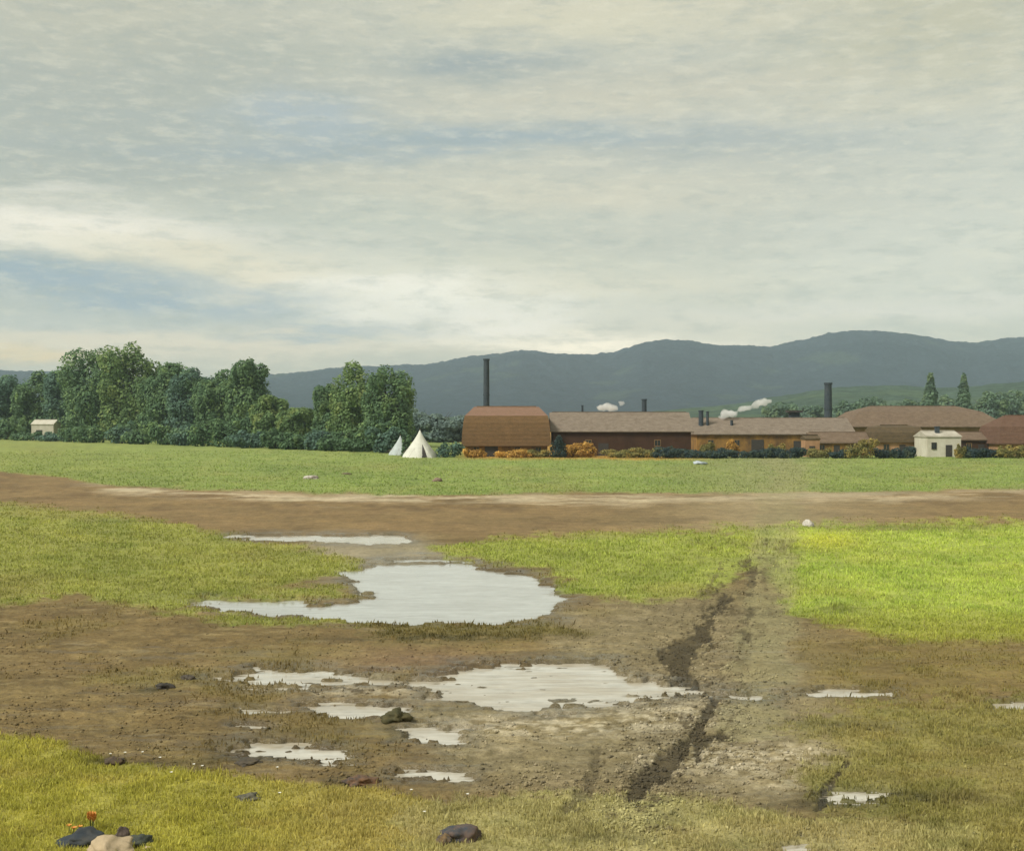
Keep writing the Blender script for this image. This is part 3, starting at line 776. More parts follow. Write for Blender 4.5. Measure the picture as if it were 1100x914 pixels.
G1 = 'trees along the left field edge'
T = [  # x, base row, top row, width px, kind, label
    (6, 470, 402, 60, 'blue', 'bluish low tree cut by the left picture edge'),
    (38, 470.5, 398, 52, 'dark', 'dark flat-topped tree behind the tiny white house'),
    (76, 471, 396, 56, 'blue', 'blue green tree filling the gap left of the tallest crown'),
    (108, 472, 374, 84, 'dark', 'tallest dark tree of the left grove, its crown peaking above all'),
    (140, 472.5, 367, 70, 'mid', 'broad green crown leaning right beside the tallest tree'),
    (176, 473, 390, 62, 'dark', 'dark tree on the right shoulder of the tall pair'),
    (206, 473.5, 394, 56, 'blue', 'bluish tree in the low middle of the grove'),
    (236, 474, 396, 54, 'dark', 'dark round tree just left of the small peaked tree'),
    (266, 474.5, 385, 50, 'dark', 'small peaked tree standing out above the middle of the grove'),
    (290, 476, 425, 40, 'mid', 'low fresh green tree at the dip of the grove'),
    (318, 477, 438, 44, 'mid', 'shortest green tree in the dip where hills show through'),
    (356, 478, 412, 44, 'dark', 'dark shoulder tree left of the last high crown'),
    (384, 480, 388, 66, 'mid', 'high green crown with a spiky top near the tent'),
    (416, 481, 392, 60, 'dark', 'rounded dark green tree ending the grove above the tent'),
]
for i, (x, by, ty, w, kd, lab) in enumerate(T):
    tree(x, DY(by), ty, w, kd, lab, G1, 100 + i, n=9500, low=.1)
# undergrowth in front of the grove
G2 = 'undergrowth bushes below the left grove'
for i, x in enumerate(range(-40, 440, 24)):
    by = np.interp(x, [-40, 0, 430], [471, 472, 487]); 
    if 25 < x < 78: ty = 464
    else: ty = by - random.uniform(20, 34)
    lab = ['%s undergrowth bush %s' % (('dark', 'blue green', 'deep green')[i % 3], w) for w in (
        'beyond the left picture edge', 'at the left picture edge', 'hard by the left edge, left of the white house', 'just below the tiny white house', 'right of the tiny white house',
        'under the left flank of the tallest tree', 'under the tallest tree trunk', 'under the broad leaning crown', 'between the tall pair and its shoulder tree', 'under the dark shoulder tree',
        'under the bluish middle tree', 'left of the small peaked tree', 'under the small peaked tree', 'at the left of the dip in the grove', 'in the dip of the grove',
        'at the right of the dip in the grove', 'under the dark shoulder near the last crown', 'under the spiky green crown', 'behind the small second tent', 'closest to the white tent')][i] if i < 20 else 'dark bush'
    bush(x + random.uniform(-5, 5), DY(by), ty, 40, ('dark', 'blue', 'dark')[i % 3], lab, G2, 300 + i, n=1700, sz=.30)
# a hedge and far trees that close the gap right of the tent
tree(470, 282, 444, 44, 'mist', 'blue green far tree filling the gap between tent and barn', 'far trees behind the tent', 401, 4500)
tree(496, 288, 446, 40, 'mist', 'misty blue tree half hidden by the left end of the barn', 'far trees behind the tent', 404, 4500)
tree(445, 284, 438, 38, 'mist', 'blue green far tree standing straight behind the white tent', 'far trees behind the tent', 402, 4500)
bush(481, DY(491.5), 475, 32, 'blue', 'low grey green bush between the tent and the red roofed barn', 'bushes in front of the buildings', 403, 1500)
# poplars and far trees behind the long roofs
tree(999, 420, 401, 21, 'fore', 'left poplar of the pair above the great roof', 'pair of poplars above the roofs', 411, 5000, 'poplar', shape='column')
tree(1036, 420, 402, 19, 'fore', 'right poplar of the pair above the great roof', 'pair of poplars above the roofs', 412, 4500, 'poplar', shape='column')
FT = [(838, 520, 432, 40, 'just left of the short thick chimney'), (868, 540, 436, 34, 'hard against the short thick chimney'), (908, 520, 430, 34, 'just right of the short thick chimney'),
      (940, 560, 426, 44, 'above the left half of the great roof'), (972, 540, 428, 36, 'left of the poplar pair'), (1018, 560, 424, 34, 'between the two poplars'),
      (1062, 500, 420, 40, 'right of the poplar pair'), (1092, 520, 418, 44, 'above the red brown barn'), (1125, 540, 416, 40, 'beyond the right picture edge')]
for i, (x, D, ty, w, l) in enumerate(FT):
    tree(x, D, ty, w, 'fore', 'pale green distant tree ' + l, 'distant trees on the foothill', 420 + i, 2600)

# ------------------------------------------------------------------ buildings
def roof_mat(name, c, c2, sc=1.2):
    m, nt, b = new_mat(name)
    f = noise_node(nt, sc, 6, .7, stretch=(1, 1, 2.5)); g = noise_node(nt, sc * 7, 4, .7)
    base = mixc(nt, maprange(nt, f, .33, .67), c, c2)
    base = mixc(nt, 1.0, base, mixc(nt, maprange(nt, g, .3, .7), (.75, .75, .75), (1.22, 1.2, 1.18)), 'MULTIPLY')
    w = nd(nt, 'ShaderNodeTexWave', wave_type='BANDS', bands_direction='Z'); w.inputs['Scale'].default_value = 1.6; w.inputs['Distortion'].default_value = .6
    t = nd(nt, 'ShaderNodeTexCoord'); nt.links.new(t.outputs['Object'], w.inputs['Vector'])
    nt.links.new(base, b.inputs['Base Color']); b.inputs['Roughness'].default_value = .85; b.inputs['Specular IOR Level'].default_value = .2
    bump(nt, b, w.outputs['Fac'], .5, .06)
    return m
def wall_mat(name, c, c2=None, boards=True):
    m, nt, b = new_mat(name)
    f = noise_node(nt, .55, 6, .75, stretch=(1, 1, .6)); c2 = c2 or tuple(v * .62 for v in c)
    nt.links.new(mixc(nt, maprange(nt, f, .33, .67), c, c2), b.inputs['Base Color']); b.inputs['Roughness'].default_value = .9
    b.inputs['Specular IOR Level'].default_value = .2
    if boards:
        w = nd(nt, 'ShaderNodeTexWave', wave_type='BANDS', bands_direction='X'); w.inputs['Scale'].default_value = 2.2
        t = nd(nt, 'ShaderNodeTexCoord'); nt.links.new(t.outputs['Object'], w.inputs['Vector'])
        bump(nt, b, w.outputs['Fac'], .5, .03)
    else: bump(nt, b, f, .4, .04)
    return m
R_SUNLIT = roof_mat('sunlit red brown tiles', alb((148, 116, 98)), alb((134, 108, 88)))
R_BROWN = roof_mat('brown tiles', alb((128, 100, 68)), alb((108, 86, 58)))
R_GREY = roof_mat('weathered grey brown tiles', alb((148, 136, 122)), alb((120, 108, 94)))
R_TAUPE = roof_mat('dull taupe tiles', alb((134, 116, 98)), alb((108, 92, 76)))
R_DARK = roof_mat('dark brown tiles', alb((108, 92, 68)), alb((86, 76, 58)))
R_BARN = roof_mat('dark red tiles', alb((118, 92, 76)), alb((100, 76, 62)))
W_DARK = wall_mat('dark brown boards', alb((82, 60, 46)))
W_OCH = wall_mat('ochre plaster', alb((172, 132, 70)), alb((92, 74, 54)), False)
W_PINK = wall_mat('pink plaster', alb((190, 150, 116)), alb((150, 118, 84)), False)
W_WHITE = wall_mat('whitewash', alb((224, 220, 204)), alb((196, 190, 170)), False)
W_TAN = wall_mat('tan boards', alb((150, 122, 86)))
W_BLUE = simple('soot black', (.028, .042, .055), (.05, .062, .07), 1.5, .8)
GLASS, gnt, gb_ = new_mat('window glass'); gb_.inputs['Base Color'].default_value = (.02, .026, .03, 1); gb_.inputs['Roughness'].default_value = .12
DOORM = simple('tarred door', (.035, .032, .03), (.05, .045, .04), 4, .8)

def roof_body(name, w, d, oh, prof, hip, mat, parent, thick=.16):
    """prof: list of (fraction to centre 0..1, z) from eave to ridge; hip: how far the ends lean in (fraction of the depth inset), 0 = gable"""
    V, Fs = [], []
    W2, D2 = w / 2 + oh, d / 2 + oh
    rings = []
    for (t, z) in prof:
        y = D2 * (1 - t); x = W2 - hip * D2 * t
        rings.append(len(V)); V += [(-x, -y, z), (x, -y, z), (x, y, z), (-x, y, z)]
    b0 = len(V); z0 = prof[0][1] - thick
    V += [(-W2, -D2, z0), (W2, -D2, z0), (W2, D2, z0), (-W2, D2, z0)]
    Fs.append((b0, b0+3, b0+2, b0+1))
    for a, c in [(b0, rings[0])] + list(zip(rings[:-1], rings[1:])):
        for k in range(4):
            k2 = (k + 1) % 4; Fs.append((a + k, a + k2, c + k2, c + k))
    a = rings[-1]; Fs.append((a, a+1, a+2, a+3))
    return mesh_obj(name, V, Fs, mat, parent)
def window(parent, x, y, z, w, h, fm):
    V, Fs = [], []; t = .09
    box_vf(x - w/2 - t, x - w/2, y - .07, y, z - t, z + h + t, V, Fs); box_vf(x + w/2, x + w/2 + t, y - .07, y, z - t, z + h + t, V, Fs)
    box_vf(x - w/2, x + w/2, y - .07, y, z + h, z + h + t, V, Fs); box_vf(x - w/2, x + w/2, y - .12, y, z - t, z, V, Fs)
    box_vf(x - .03, x + .03, y - .06, y, z, z + h, V, Fs)
    f = mesh_obj('window', V, Fs, fm, parent)
    box('pane', x - w/2, x + w/2, y - .03, y - .005, z, z + h, GLASS, f)
def house(name, x0, x1, base_y, eave_y, ridge_y, depth, roof, wall, label, cat, group=None, hip=0., prof=None, oh=.35, wins=0, doors=(), D=None, rot=0., chim=()):
    D = D or DY(base_y); c = (x0 + x1) / 2
    w = (x1 - x0) / F * D - 2 * oh
    root = empty(name, P(c, D + depth / 2, 0), rot); tag(root, label, cat, group)
    ez = ZY(eave_y, D); rz = ZY(ridge_y, D + depth / 2)
    V, Fs = [], []; h = ez - .02
    box_vf(-w/2, w/2, -depth/2, depth/2, -.3, h, V, Fs)
    if hip < .2:      # gable ends rise under the roof
        for sx in (-1, 1):
            b = len(V); xx = sx * (w / 2); xi = sx * (w / 2 - .25)
            V += [(xx, -depth/2 + .1, h - .01), (xx, depth/2 - .1, h - .01), (xx, 0, rz - .35), (xi, -depth/2 + .1, h - .01), (xi, depth/2 - .1, h - .01), (xi, 0, rz - .35)]
            Fs += [(b, b+1, b+2), (b+3, b+5, b+4), (b, b+2, b+5, b+3), (b+1, b+4, b+5, b+2)]
    mesh_obj('wall', V, Fs, wall, root)
    pr = prof and [(t, ez + (rz - ez) * q) for t, q in prof] or [(0, ez), (.97, rz)]
    rf = roof_body('roof', w, depth, oh, pr, hip, roof, root)
    V, Fs = [], []
    box_vf(-w/2 + hip * depth/2, w/2 - hip * depth/2, -.14, .14, rz + .002, rz + .12, V, Fs)
    mesh_obj('ridge_cap', V, Fs, roof, rf)
    for (dx, dw, dh) in doors:
        X = (dx - c) / F * D
        d_ = box('door', X - dw/2, X + dw/2, -depth/2 - .06, -depth/2 + .02, -.05, dh, DOORM, root)
        box('handle', X + dw/2 - .22, X + dw/2 - .14, -depth/2 - .11, -depth/2 - .065, dh * .45, dh * .45 + .12, W_TAN, d_)
    for i in range(wins):
        xx = -w/2 + w * (i + .5) / wins + .15
        if any(abs(xx - (dx - c) / F * D) < dw / 2 + .7 for dx, dw, dh in doors): continue
        window(root, xx, -depth/2 - .002, h * .42, min(.8, w / wins * .35), min(.8, h * .38), DOORM if wall in (W_WHITE,) else W_TAN)
    for (cx_, cw, ty, cyo, cm) in chim:
        X = (cx_ - c) / F * D; s = cw / 2
        V, Fs = [], []; top = ZY(ty, D + depth/2 + cyo)
        box_vf(X - s, X + s, cyo - s, cyo + s, ez, top, V, Fs); box_vf(X - s - .06, X + s + .06, cyo - s - .06, cyo + s + .06, top + .002, top + .14, V, Fs)
        mesh_obj('chimney', V, Fs, cm, rf)
    return root
GB = 'low buildings along the far field'
MANS = [(0, 0), (.28, .70), (.95, 1.0)]
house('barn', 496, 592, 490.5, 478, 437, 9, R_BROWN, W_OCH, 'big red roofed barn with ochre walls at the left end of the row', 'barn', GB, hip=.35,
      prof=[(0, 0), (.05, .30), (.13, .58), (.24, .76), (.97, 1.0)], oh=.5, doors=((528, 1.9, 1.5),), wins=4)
# sunlight on the upper slope is painted in with lighter, redder tiles
def sunlit_slope():
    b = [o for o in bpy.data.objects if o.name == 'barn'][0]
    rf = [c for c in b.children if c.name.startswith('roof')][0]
    me = rf.data; me.materials.append(R_SUNLIT)
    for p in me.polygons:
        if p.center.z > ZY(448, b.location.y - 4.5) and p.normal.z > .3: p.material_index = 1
sunlit_slope()
house('factory_shed', 588, 742, 490, 463, 443, 10, R_GREY, W_DARK, 'long shed with pale grey brown roof and dark board walls beside the barn', 'shed', GB, oh=.4,
      doors=((645, 1.5, 1.9),), wins=2)
house('factory_shed', 738, 912, 487, 466, 449, 11, R_GREY, W_OCH, 'longest low shed with taupe roof and ochre walls in mid row', 'shed', GB, oh=.4, wins=6, doors=((806, 2.0, 2.2), (850, 1.6, 2.0)), hip=.0)
house('warehouse', 893, 1068, 482, 458, 436.5, 16, R_TAUPE, W_TAN, 'great warehouse whose wide taupe roof rises behind the white cottage', 'warehouse', GB, oh=.5,
      hip=.8, prof=[(0, 0), (.5, .72), (.97, 1.0)], wins=0)
house('cottage', 866, 934, 489.5, 475, 464.5, 6, R_TAUPE, W_OCH, 'low cottage with taupe roof and ochre front right of the longest shed', 'cottage', GB, oh=.3, wins=4, doors=((893, .9, 1.6),))
house('cottage', 933, 987, 490, 474, 457, 6.5, R_DARK, W_PINK, 'cottage with dark rounded roof over a pink orange wall', 'cottage', GB, hip=.4,
      prof=[(0, 0), (.10, .55), (.35, .9), (.95, 1.0)], oh=.35, wins=3, doors=((962, .9, 1.7),))
house('cottage', 988, 1026, 491.5, 468.5, 463, 5.5, wall_mat('pale lime washed roof', alb((208, 202, 186)), alb((166, 160, 144)), False), W_WHITE, 'bright whitewashed cottage with a small dark chimney', 'cottage', GB, oh=.12,
      wins=3, doors=((1012, .9, 1.8),), chim=((1004, .55, 459, -1.0, W_BLUE),))
house('cottage', 1023, 1066, 489.5, 472, 464, 6, R_TAUPE, W_DARK, 'plain brown cottage squeezed between the white cottage and the red barn', 'cottage', GB, oh=.3, wins=3, doors=((1046, .9, 1.7),))
house('barn', 1058, 1150, 490.5, 476, 446.5, 9, R_BARN, W_PINK, 'dark red barn with pink wall cut by the right picture edge', 'barn', GB, hip=.55,
      prof=[(0, 0), (.25, .6), (.97, 1.0)], oh=.4, wins=5)
house('cottage', 37, 62, 470, 455.5, 451.0, 5, W_WHITE, W_WHITE, 'tiny white house half hidden in the dark left grove', 'house', None, oh=.15, D=318, wins=0, doors=((46, 1.6, 2.6),))

# pink gable patch of the small lean-to left of the ochre cottage
house('lean_to', 862, 879, 489.8, 471, 467.5, 2.6, R_DARK, W_PINK, 'little pink lean-to shed at the left corner of the ochre cottage', 'shed', None, oh=.1, D=DY(491), doors=((870, .8, 1.6),))

# chimneys
def stack(x, D, top_y, wpx, label, name='factory_chimney', cap=True, base=-.3, kind='chimney', taper=1.25):
    H = ZY(top_y, D); r = wpx / F * D / 2
    root = empty(name, P(x, D, 0)); tag(root, label, kind)
    V, Fs = [], []; tube_vf([(0, 0, base), (0, 0, H * .35), (0, 0, H * .7), (0, 0, H)], [r * taper, r * (1 + (taper-1)*.6), r * (1 + (taper-1)*.25), r], V, Fs, 20)
    mesh_obj('shaft', V, Fs, W_BLUE, root, False)
    if cap:
        V, Fs = [], []; tube_vf([(0, 0, H + .003), (0, 0, H + r * .5)], [r * 1.18, r * 1.18], V, Fs, 20); mesh_obj('rim', V, Fs, W_BLUE, root)
        V, Fs = [], []; tube_vf([(0, 0, H * .62), (0, 0, H * .62 + .18)], [r * 1.22, r * 1.22], V, Fs, 20); mesh_obj('band', V, Fs, W_BLUE, root)
    return root
stack(522.5, 196, 387, 6.0, 'tall thin black factory chimney behind the left barn')
stack(889.5, 215, 413, 7.6, 'short thick blue black chimney rising behind the longest shed')
stack(692, 194, 430, 5.2, 'small blue black vent pipe on the pale roofed shed', 'vent_pipe', kind='vent')
stack(625.5, 192, 436, 2.4, 'thinnest little vent pipe left of the steam puff', 'vent_pipe', kind='vent')
stack(753, 196, 442, 5.0, 'left and broader of two stubby black vents', 'vent_pipe', kind='vent')
stack(760, 196, 442.5, 2.8, 'right and slimmer of two stubby black vents', 'vent_pipe', kind='vent')
stack(786, 196, 452, 3.0, 'low pipe giving off the long white steam plume', 'vent_pipe', kind='vent')
def vent_house():
    D = 200; root = empty('roof_ventilator', P(853, D, 0)); tag(root, 'square dark flat capped ventilator above the longest shed', 'ventilator')
    box('housing', -.75, .75, -.7, .7, 3.5, ZY(443, D), W_BLUE, root); box('cap', -1.2, 1.2, -1.1, 1.1, ZY(443, D) + .003, ZY(440.8, D), DOORM, root)
vent_house()

# steam
def steam(pts, D, label, seed):
    rs = random.Random(seed)
    bm = bmesh.new()
    c0 = P(pts[0][0], D, ZY(pts[0][1], D))
    for (x, y, r) in pts:
        p = P(x, D, ZY(y, D)) - c0; rr = r / F * D
        for k in range(3):
            q = p + Vector((rs.uniform(-.6, .6), rs.uniform(-.5, .5), rs.uniform(-.35, .35))) * rr
            mt = bmesh.ops.create_icosphere(bm, subdivisions=3, radius=rr * rs.uniform(.55, .85))
            for v in mt['verts']:
                v.co = Vector((v.co.x * 1.3, v.co.y, v.co.z * .8)) + q
                v.co += mnoise.noise_vector(v.co * 1.6) * rr * .5
    me = bpy.data.meshes.new('steam'); bm.to_mesh(me); bm.free()
    m = bpy.data.materials.get('steam') 
    if not m:
        m = bpy.data.materials.new('steam'); m.use_nodes = True; nt = m.node_tree; nt.nodes.clear()
        out = nd(nt, 'ShaderNodeOutputMaterial'); s = nd(nt, 'ShaderNodeVolumePrincipled'); s.inputs['Color'].default_value = (.97, .97, .97, 1); s.inputs['Density'].default_value = 1.0
        nt.links.new(s.outputs[0], out.inputs['Volume'])
    me.materials.append(m)
    o = bpy.data.objects.new('steam', me); col.objects.link(o); o.location = c0
    md = o.modifiers.new('r', 'REMESH'); md.mode = 'VOXEL'; md.voxel_size = .13
    tag(o, label, 'steam', kind='stuff')
steam([(647, 439, 5), (654, 438.5, 6), (660, 436, 5), (666, 433, 3.5)], 197, 'small white puff of steam over the pale roof', 1)
steam([(774, 449, 4), (781, 445, 6), (788, 444, 6), (795, 440, 4), (802, 438, 4), (810, 436, 5), (818, 433, 6), (824, 431, 4)], 198, 'long slanting white plume of steam over mid roofs', 2)

# bushes and hedges in front
GBU = 'bushes in front of the buildings'
BU = [(509, 491.5, 480, 22, 'orange', 'orange bush at the left foot of the red roofed barn'), (553, 491.5, 480, 34, 'orange', 'orange bush right of the barn door'),
      (580, 491, 482, 28, 'olive', 'ochre bush at the right foot of the red roofed barn'),
      (606, 491.5, 475, 30, 'orange', 'tallest orange bush in front of the pale roofed shed'), (628, 491.5, 475, 30, 'orange', 'rounded orange bush left of the shed door'),
      (598, 492, 470, 16, 'navy', 'grey blue bush at the corner where barn meets shed'),
      (668, 491.5, 482, 34, 'olive', 'ochre olive bush right of the shed door'), (694, 491.5, 478, 34, 'olive', 'dull olive bush under the dark shed wall'),
      (716, 492, 478, 34, 'navy', 'dark bush starting the blue black hedge'), (742, 492, 479, 36, 'navy', 'dark bush where the two long sheds meet'),
      (770, 492, 480, 36, 'navy', 'dark bush left of the wide shed door'), (798, 492, 481, 30, 'navy', 'dark low bush beside the wide shed door'),
      (824, 492, 482, 34, 'navy', 'dark bush right of the wide shed door'), (848, 492.5, 481, 30, 'navy', 'last dark bush of the hedge beside the pink lean-to'),
      (760, 491, 474, 20, 'olive', 'tall olive bush against the left of the ochre shed wall'), (786, 491, 472, 14, 'orange', 'slim orange bush against the ochre shed wall'),
      (834, 491, 474, 20, 'olive', 'olive bush between the two ochre shed doors'),
      (880, 492, 480, 24, 'olive', 'olive bush under the pink lean-to'), (904, 492.5, 480, 26, 'navy', 'dark green bush before the ochre cottage'),
      (926, 492.5, 469, 26, 'olive', 'tall ochre bush between ochre cottage and dark rounded roof'),
      (950, 492.5, 481, 26, 'navy', 'black blue bush left below the dark rounded roof'), (972, 492.5, 481, 24, 'navy', 'black blue bush right below the dark rounded roof'),
      (1031, 492.5, 478, 12, 'olive', 'narrow tan bush at the right corner of the white cottage'), (1044, 492, 479, 24, 'navy', 'dark bush before the plain brown cottage'),
      (1064, 492, 478, 24, 'navy', 'dark bush left of the red barn hedge'), (1084, 492.5, 477, 30, 'olive', 'olive bush below the pink wall of the red barn'),
      (1108, 492.5, 476, 30, 'olive', 'olive bush on the right picture edge')]
for i, (x, by, ty, w, kd, lab) in enumerate(BU):
    bush(x, DY(by) - .3 + random.uniform(-1.2, .6), ty + random.uniform(-2.5, 2.0), w * random.uniform(1.0, 1.35), kd, lab, GBU, 500 + i, n=2600, sz=.12)

# ------------------------------------------------------------------ tents
CANVAS = simple('white canvas', (.62, .62, .55), (.50, .50, .44), 1.2, .9, bmp=.2)
CANVAS2 = simple('blue grey canvas', (.42, .47, .46), (.36, .40, .40), 1.2, .9, bmp=.2)
POLEM = simple('tent pole wood', (.16, .11, .07), None, 4, .8)
ROPEM = simple('rope', (.30, .26, .19), None, 8, .9)
def tent(x, by, top_y, wpx, label, mat, seed, rz=0.):
    D = DY(by); H = ZY(top_y, D); r = wpx / F * D / 2
    root = empty('tent', P(x, D, 0), rz); tag(root, label, 'tent', 'canvas tents before the grove')
    n = 32; V, Fs = [], []
    lev = [(0.0, 1.0), (.10, .955), (.35, .66), (.62, .36), (.85, .13), (1.0, .018)]
    for (t, q) in lev:
        for k in range(n):
            a = 2 * math.pi * k / n
            sag = 1 + (.035 * math.cos(a * 8) * (1 - t))
            V.append((math.cos(a) * r * q * sag, math.sin(a) * r * q * sag, H * t * (1 if t > 0 else 0) + (-.03 if t == 0 else 0)))
    for i in range(len(lev) - 1):
        for k in range(n): Fs.append((i*n + k, i*n + (k+1) % n, (i+1)*n + (k+1) % n, (i+1)*n + k))
    Fs.append(tuple((len(lev)-1)*n + k for k in range(n)))
    mesh_obj('canvas', V, Fs, mat, root, True)
    V, Fs = [], []   # dark sheet standing in for the shaded door opening, and a flap folded back
    def on(a, t, off=.03):
        q = np.interp(t, [l[0] for l in lev], [l[1] for l in lev]); return ((r * q + off) * math.cos(a), (r * q + off) * math.sin(a), H * t)
    A = -math.pi / 2 + .35
    V = [on(A - .16, 0, .12), on(A + .16, 0, .12), on(A + .10, .28, .12), on(A, .5, .10)]
    mesh_obj('door', V, [(0, 1, 2, 3)], DOORM, root)
    V = [on(A + .15, .0, .15), on(A + .42, 0.0, .30), on(A + .28, .25, .20), on(A + .02, .52, .12)]
    f = mesh_obj('flap', V, [(0, 1, 2, 3)], mat, root); sm = f.modifiers.new('s', 'SOLIDIFY'); sm.thickness = .03
    V, Fs = [], []; tube_vf([(0, 0, 0), (0, 0, H + .22)], .045, V, Fs, 8); mesh_obj('pole', V, Fs, POLEM, root)
    for k in range(8):
        a = 2 * math.pi * (k + .5) / 8; p = on(a, .35, .02)
        V, Fs = [], []; tube_vf([p, (math.cos(a) * (r + 1.1), math.sin(a) * (r + 1.1), .06)], .012, V, Fs, 5)
        tube_vf([(math.cos(a) * (r + 1.1), math.sin(a) * (r + 1.1), -.1), (math.cos(a) * (r + 1.16), math.sin(a) * (r + 1.16), .18)], .025, V, Fs, 5)
        mesh_obj('guy_rope', V, Fs, ROPEM, root)
tent(451, 491.5, 462, 37, 'white conical tent standing alone between the grove and the barn', CANVAS, 1)
tent(430, 488.5, 468, 25, 'smaller blue grey tent half behind the white tent and bush', CANVAS2, 2, .3)
bush(437, DY(490), 464, 10, 'dark', 'narrow dark bush between the two tents', GBU, 560, 700, sz=.18)

# ------------------------------------------------------------------ stones and clods
def rock(name, x, y, wpx, hpx, c1, c2, label, cat, group, seed, sharp=.35, depth=.8, mat=None, tilt=0., rise=0.):
    D = DY(y); s = D / F; w = wpx * s / 2; h = hpx * s
    bm = bmesh.new(); bmesh.ops.create_icosphere(bm, subdivisions=4, radius=1)
    off = Vector((seed * 3.1, seed * 1.7, seed * .9))
    for v in bm.verts:
        n = v.co.copy()
        d = mnoise.fractal(n * 1.3 + off, 1.0, 2.0, 4) * sharp
        # cut a few planar faces into it
        for k in range(5):
            pn = Vector((math.sin(seed + k * 2.1), math.cos(seed * 1.3 + k * 1.7), .5 + .5 * math.sin(k + seed))).normalized()
            q = n.dot(pn)
            if q > .72: n -= pn * (q - .72) * .8
        n = n * (1 + d)
        v.co = Vector((n.x * w, n.y * w * depth, n.z * h * .62 + h * .30))
    me = bpy.data.meshes.new(name); bm.to_mesh(me); bm.free()
    me.polygons.foreach_set('use_smooth', [True] * len(me.polygons))
    me.materials.append(mat or simple(name, c1, c2, 4 / max(w, .05) * .3, .85, bmp=.6, dist=w * .12))
    o = bpy.data.objects.new(name, me); col.objects.link(o); o.location = P(x, D, .02 + rise); o.rotation_euler = (0, tilt, seed)
    o.rotation_euler = (0, tilt, 0)
    tag(o, label, cat, group)
    return o
DK, DK2, TAN, RUST = (.025, .037, .050), (.055, .055, .05), (.42, .33, .21), (.22, .12, .06)
GS = 'stones and clods lying on the meadow'
rock('stone', 90, 908, 50, 17, DK, DK2, 'blue black stone with orange flowers behind it in near grass', 'stone', GS, 1)
rock('stone', 120, 921, 50, 22, TAN, (.30, .24, .15), 'tan stone cut by the bottom picture edge', 'stone', GS, 2)
rock('stone', 131, 905, 16, 17, (.10, .075, .06), (.05, .04, .035), 'small upright brown stone behind the tan one', 'stone', GS, 3)
rock('stone', 150, 911, 30, 14, (.03, .035, .035), (.07, .08, .05), 'flat black stone right of the tan one', 'stone', GS, 4)
rock('stone', 158, 918, 12, 8, TAN, (.5, .42, .3), 'smallest pale tan pebble beside the flat black stone', 'stone', GS, 5)
rock('clod', 497, 904, 42, 20, (.03,.045,.06), (.13, .085, .06), 'blocky blue black and rust clod at the bottom centre', 'clod', GS, 6, .35)
rock('clod', 478, 910, 18, 14, (.20, .13, .06), DK, 'little rust brown clod left of the blocky one', 'clod', GS, 7)
rock('clod', 425, 776, 32, 13, (.045, .045, .02), (.09, .075, .03), 'dark mossy clod sitting between pale puddles', 'clod', GS, 8, .5)
rock('clod', 386, 844, 34, 10, (.035, .035, .035), RUST, 'black and rust clod on the edge of the near grass', 'clod', GS, 9, .5)
rock('clod', 122, 823, 26, 9, (.05, .04, .03), (.10, .07, .04), 'dark brown clod on the left mud and grass border', 'clod', GS, 11, .5)
rock('clod', 266, 861, 26, 8, (.05, .05, .04), (.16, .15, .10), 'flat dark clod lying in the near yellow grass', 'clod', GS, 12, .5)
rock('clod', 178, 741, 22, 7, (.03, .03, .025), (.06, .05, .04), 'thin black clod on open brown mud', 'clod', GS, 13, .5, tilt=.2)
rock('clod', 203, 732, 16, 7, (.05, .045, .035), (.09, .07, .05), 'small dark clod up and right of the thin black one', 'clod', GS, 14, .5, tilt=.3)
rock('clod', 268, 823, 30, 7, (.045, .04, .035), (.10, .08, .05), 'dark crumb of turf below the wide shallow puddle', 'clod', GS, 15, .5)
rock('stone', 335, 515, 17, 4.5, (.5, .48, .42), (.16, .12, .09), 'long pale stone lying on the far green field', 'stone', GS, 16)
rock('stone', 470, 518, 11, 5, (.24, .18, .13), (.14, .10, .07), 'brown stone on the far green field below the tent', 'stone', GS, 17)
rock('stone', 372, 510, 12, 2.5, (.16, .12, .08), (.10, .09, .05), 'thin brown stone left of the brown one on the far field', 'stone', GS, 18)
rock('stone', 752, 499, 16, 4, (.42, .47, .50), (.26, .30, .34), 'blue white stone below the dark hedge on the far field', 'stone', GS, 19)
rock('stone', 868, 566, 12, 8, (.55, .52, .46), (.35, .32, .28), 'pale upright stone at the corner of the bright green meadow', 'stone', GS, 20)

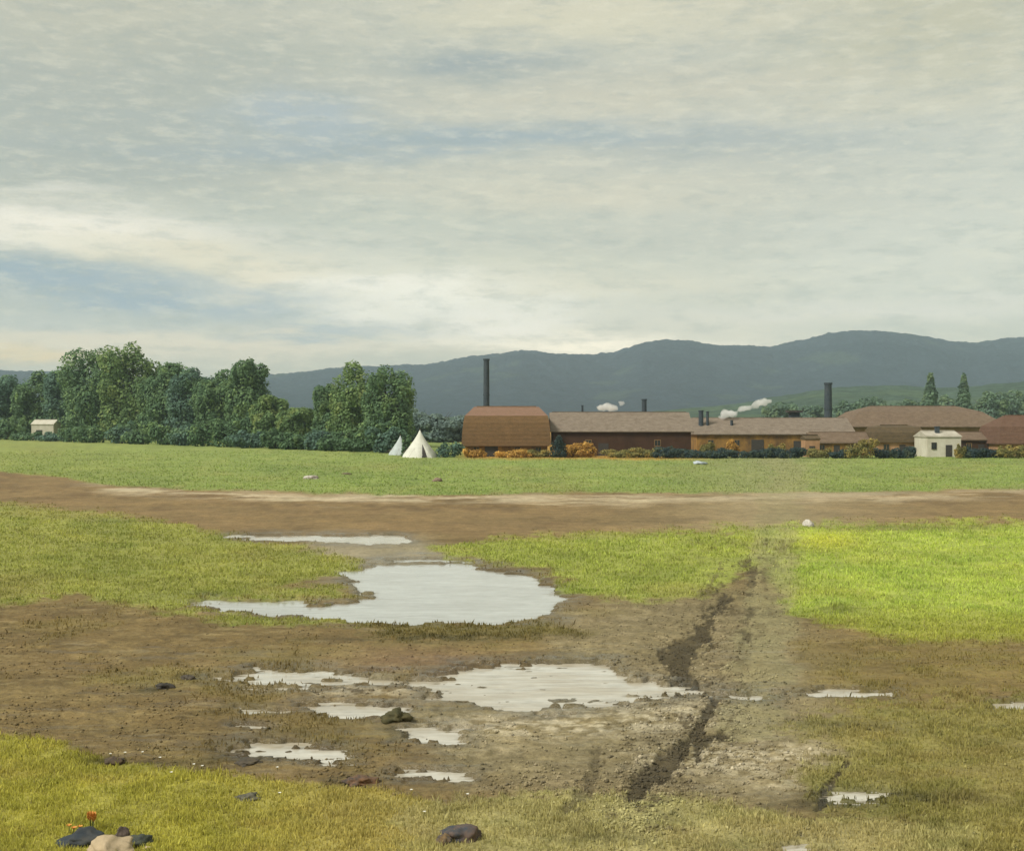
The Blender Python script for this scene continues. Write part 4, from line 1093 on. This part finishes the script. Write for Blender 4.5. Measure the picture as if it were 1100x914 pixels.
# orange flowers
PET = simple('orange petals', (.62, .30, .06), (.55, .22, .05), 20, .6, bmp=0)
STEM = simple('green stems', (.07, .10, .03), None, 9, .7, bmp=0)
def flower(name, x, y, h, n, label, group, seed, pr, mat, up, cat='flower', spread=.05):
    rs = random.Random(seed)
    root = empty(name, P(x, DY(y), .03)); tag(root, label, cat, group)
    V, Fs = [], []; heads = []
    for i in range(n):
        bx, by = rs.uniform(-spread, spread), rs.uniform(-spread, spread); hh = h * rs.uniform(.75, 1.0)
        tube_vf([(bx * .3, by * .3, -.04), (bx * .7, by * .7, hh * .5), (bx, by, hh)], .004, V, Fs, 5); heads.append((bx, by, hh))
    mesh_obj('stem', V, Fs, STEM, root)
    for (bx, by, hh) in heads:
        V, Fs = [], []; m = 7
        for k in range(m):
            a = 2 * math.pi * k / m + rs.random() * .3; c, s = math.cos(a), math.sin(a); b = len(V)
            V += [(bx, by, hh - .006), (bx + pr * .6 * c - pr * .32 * s, by + pr * .6 * s + pr * .32 * c, hh + pr * up * .6),
                  (bx + pr * c * (1 - .5 * up * .4), by + pr * s * (1 - .2 * up), hh + pr * up), (bx + pr * .6 * c + pr * .32 * s, by + pr * .6 * s - pr * .32 * c, hh + pr * up * .6)]
            Fs.append((b, b+1, b+2, b+3))
        mesh_obj('petals', V, Fs, mat, root)
flower('orange_flower', 98, 899, .24, 9, 'taller clump of orange flowers behind the blue black stone', None, 1, .055, PET, 1.3, spread=.045)
flower('orange_flower', 77, 901, .12, 4, 'lower clump of orange flowers left behind the blue black stone', None, 2, .045, PET, .6, spread=.08)
WHITEP = simple('white petals', (.80, .79, .72), (.7, .7, .62), 20, .6, bmp=0)
DS = [(118, 813, 'leftmost of the white daisies above the dark left clod'), (134, 811, 'daisy midway along the top of the left grass edge'), (152, 811, 'daisy at the right end of the upper left daisy line'),
      (171, 817, 'daisy just below and right of the upper left daisy line'), (183, 833, 'lone daisy in the left grass below the mud border'), (208, 824, 'left of two daisies close together on the mud border'),
      (216, 826, 'right of two daisies close together on the mud border'), (298, 827, 'daisy below the right half of the wide shallow puddle'), (502, 857, 'rightmost daisy below the bright near puddle'),
      (442, 853, 'daisy straight under the left end of the bright near puddle'), (456, 876, 'daisy above left of the blocky bottom clod'), (300, 856, 'daisy in the grass right of the flat dark clod')]
for i, (x, y, lab) in enumerate(DS):
    flower('daisy', x, y + 3, .07, 1, 'tiny white ' + lab if 'daisy' in lab[:6] else 'tiny white flower, ' + lab, 'tiny white daisies on the mud and grass', 50 + i, .028, WHITEP, .25, cat='daisy', spread=.01)
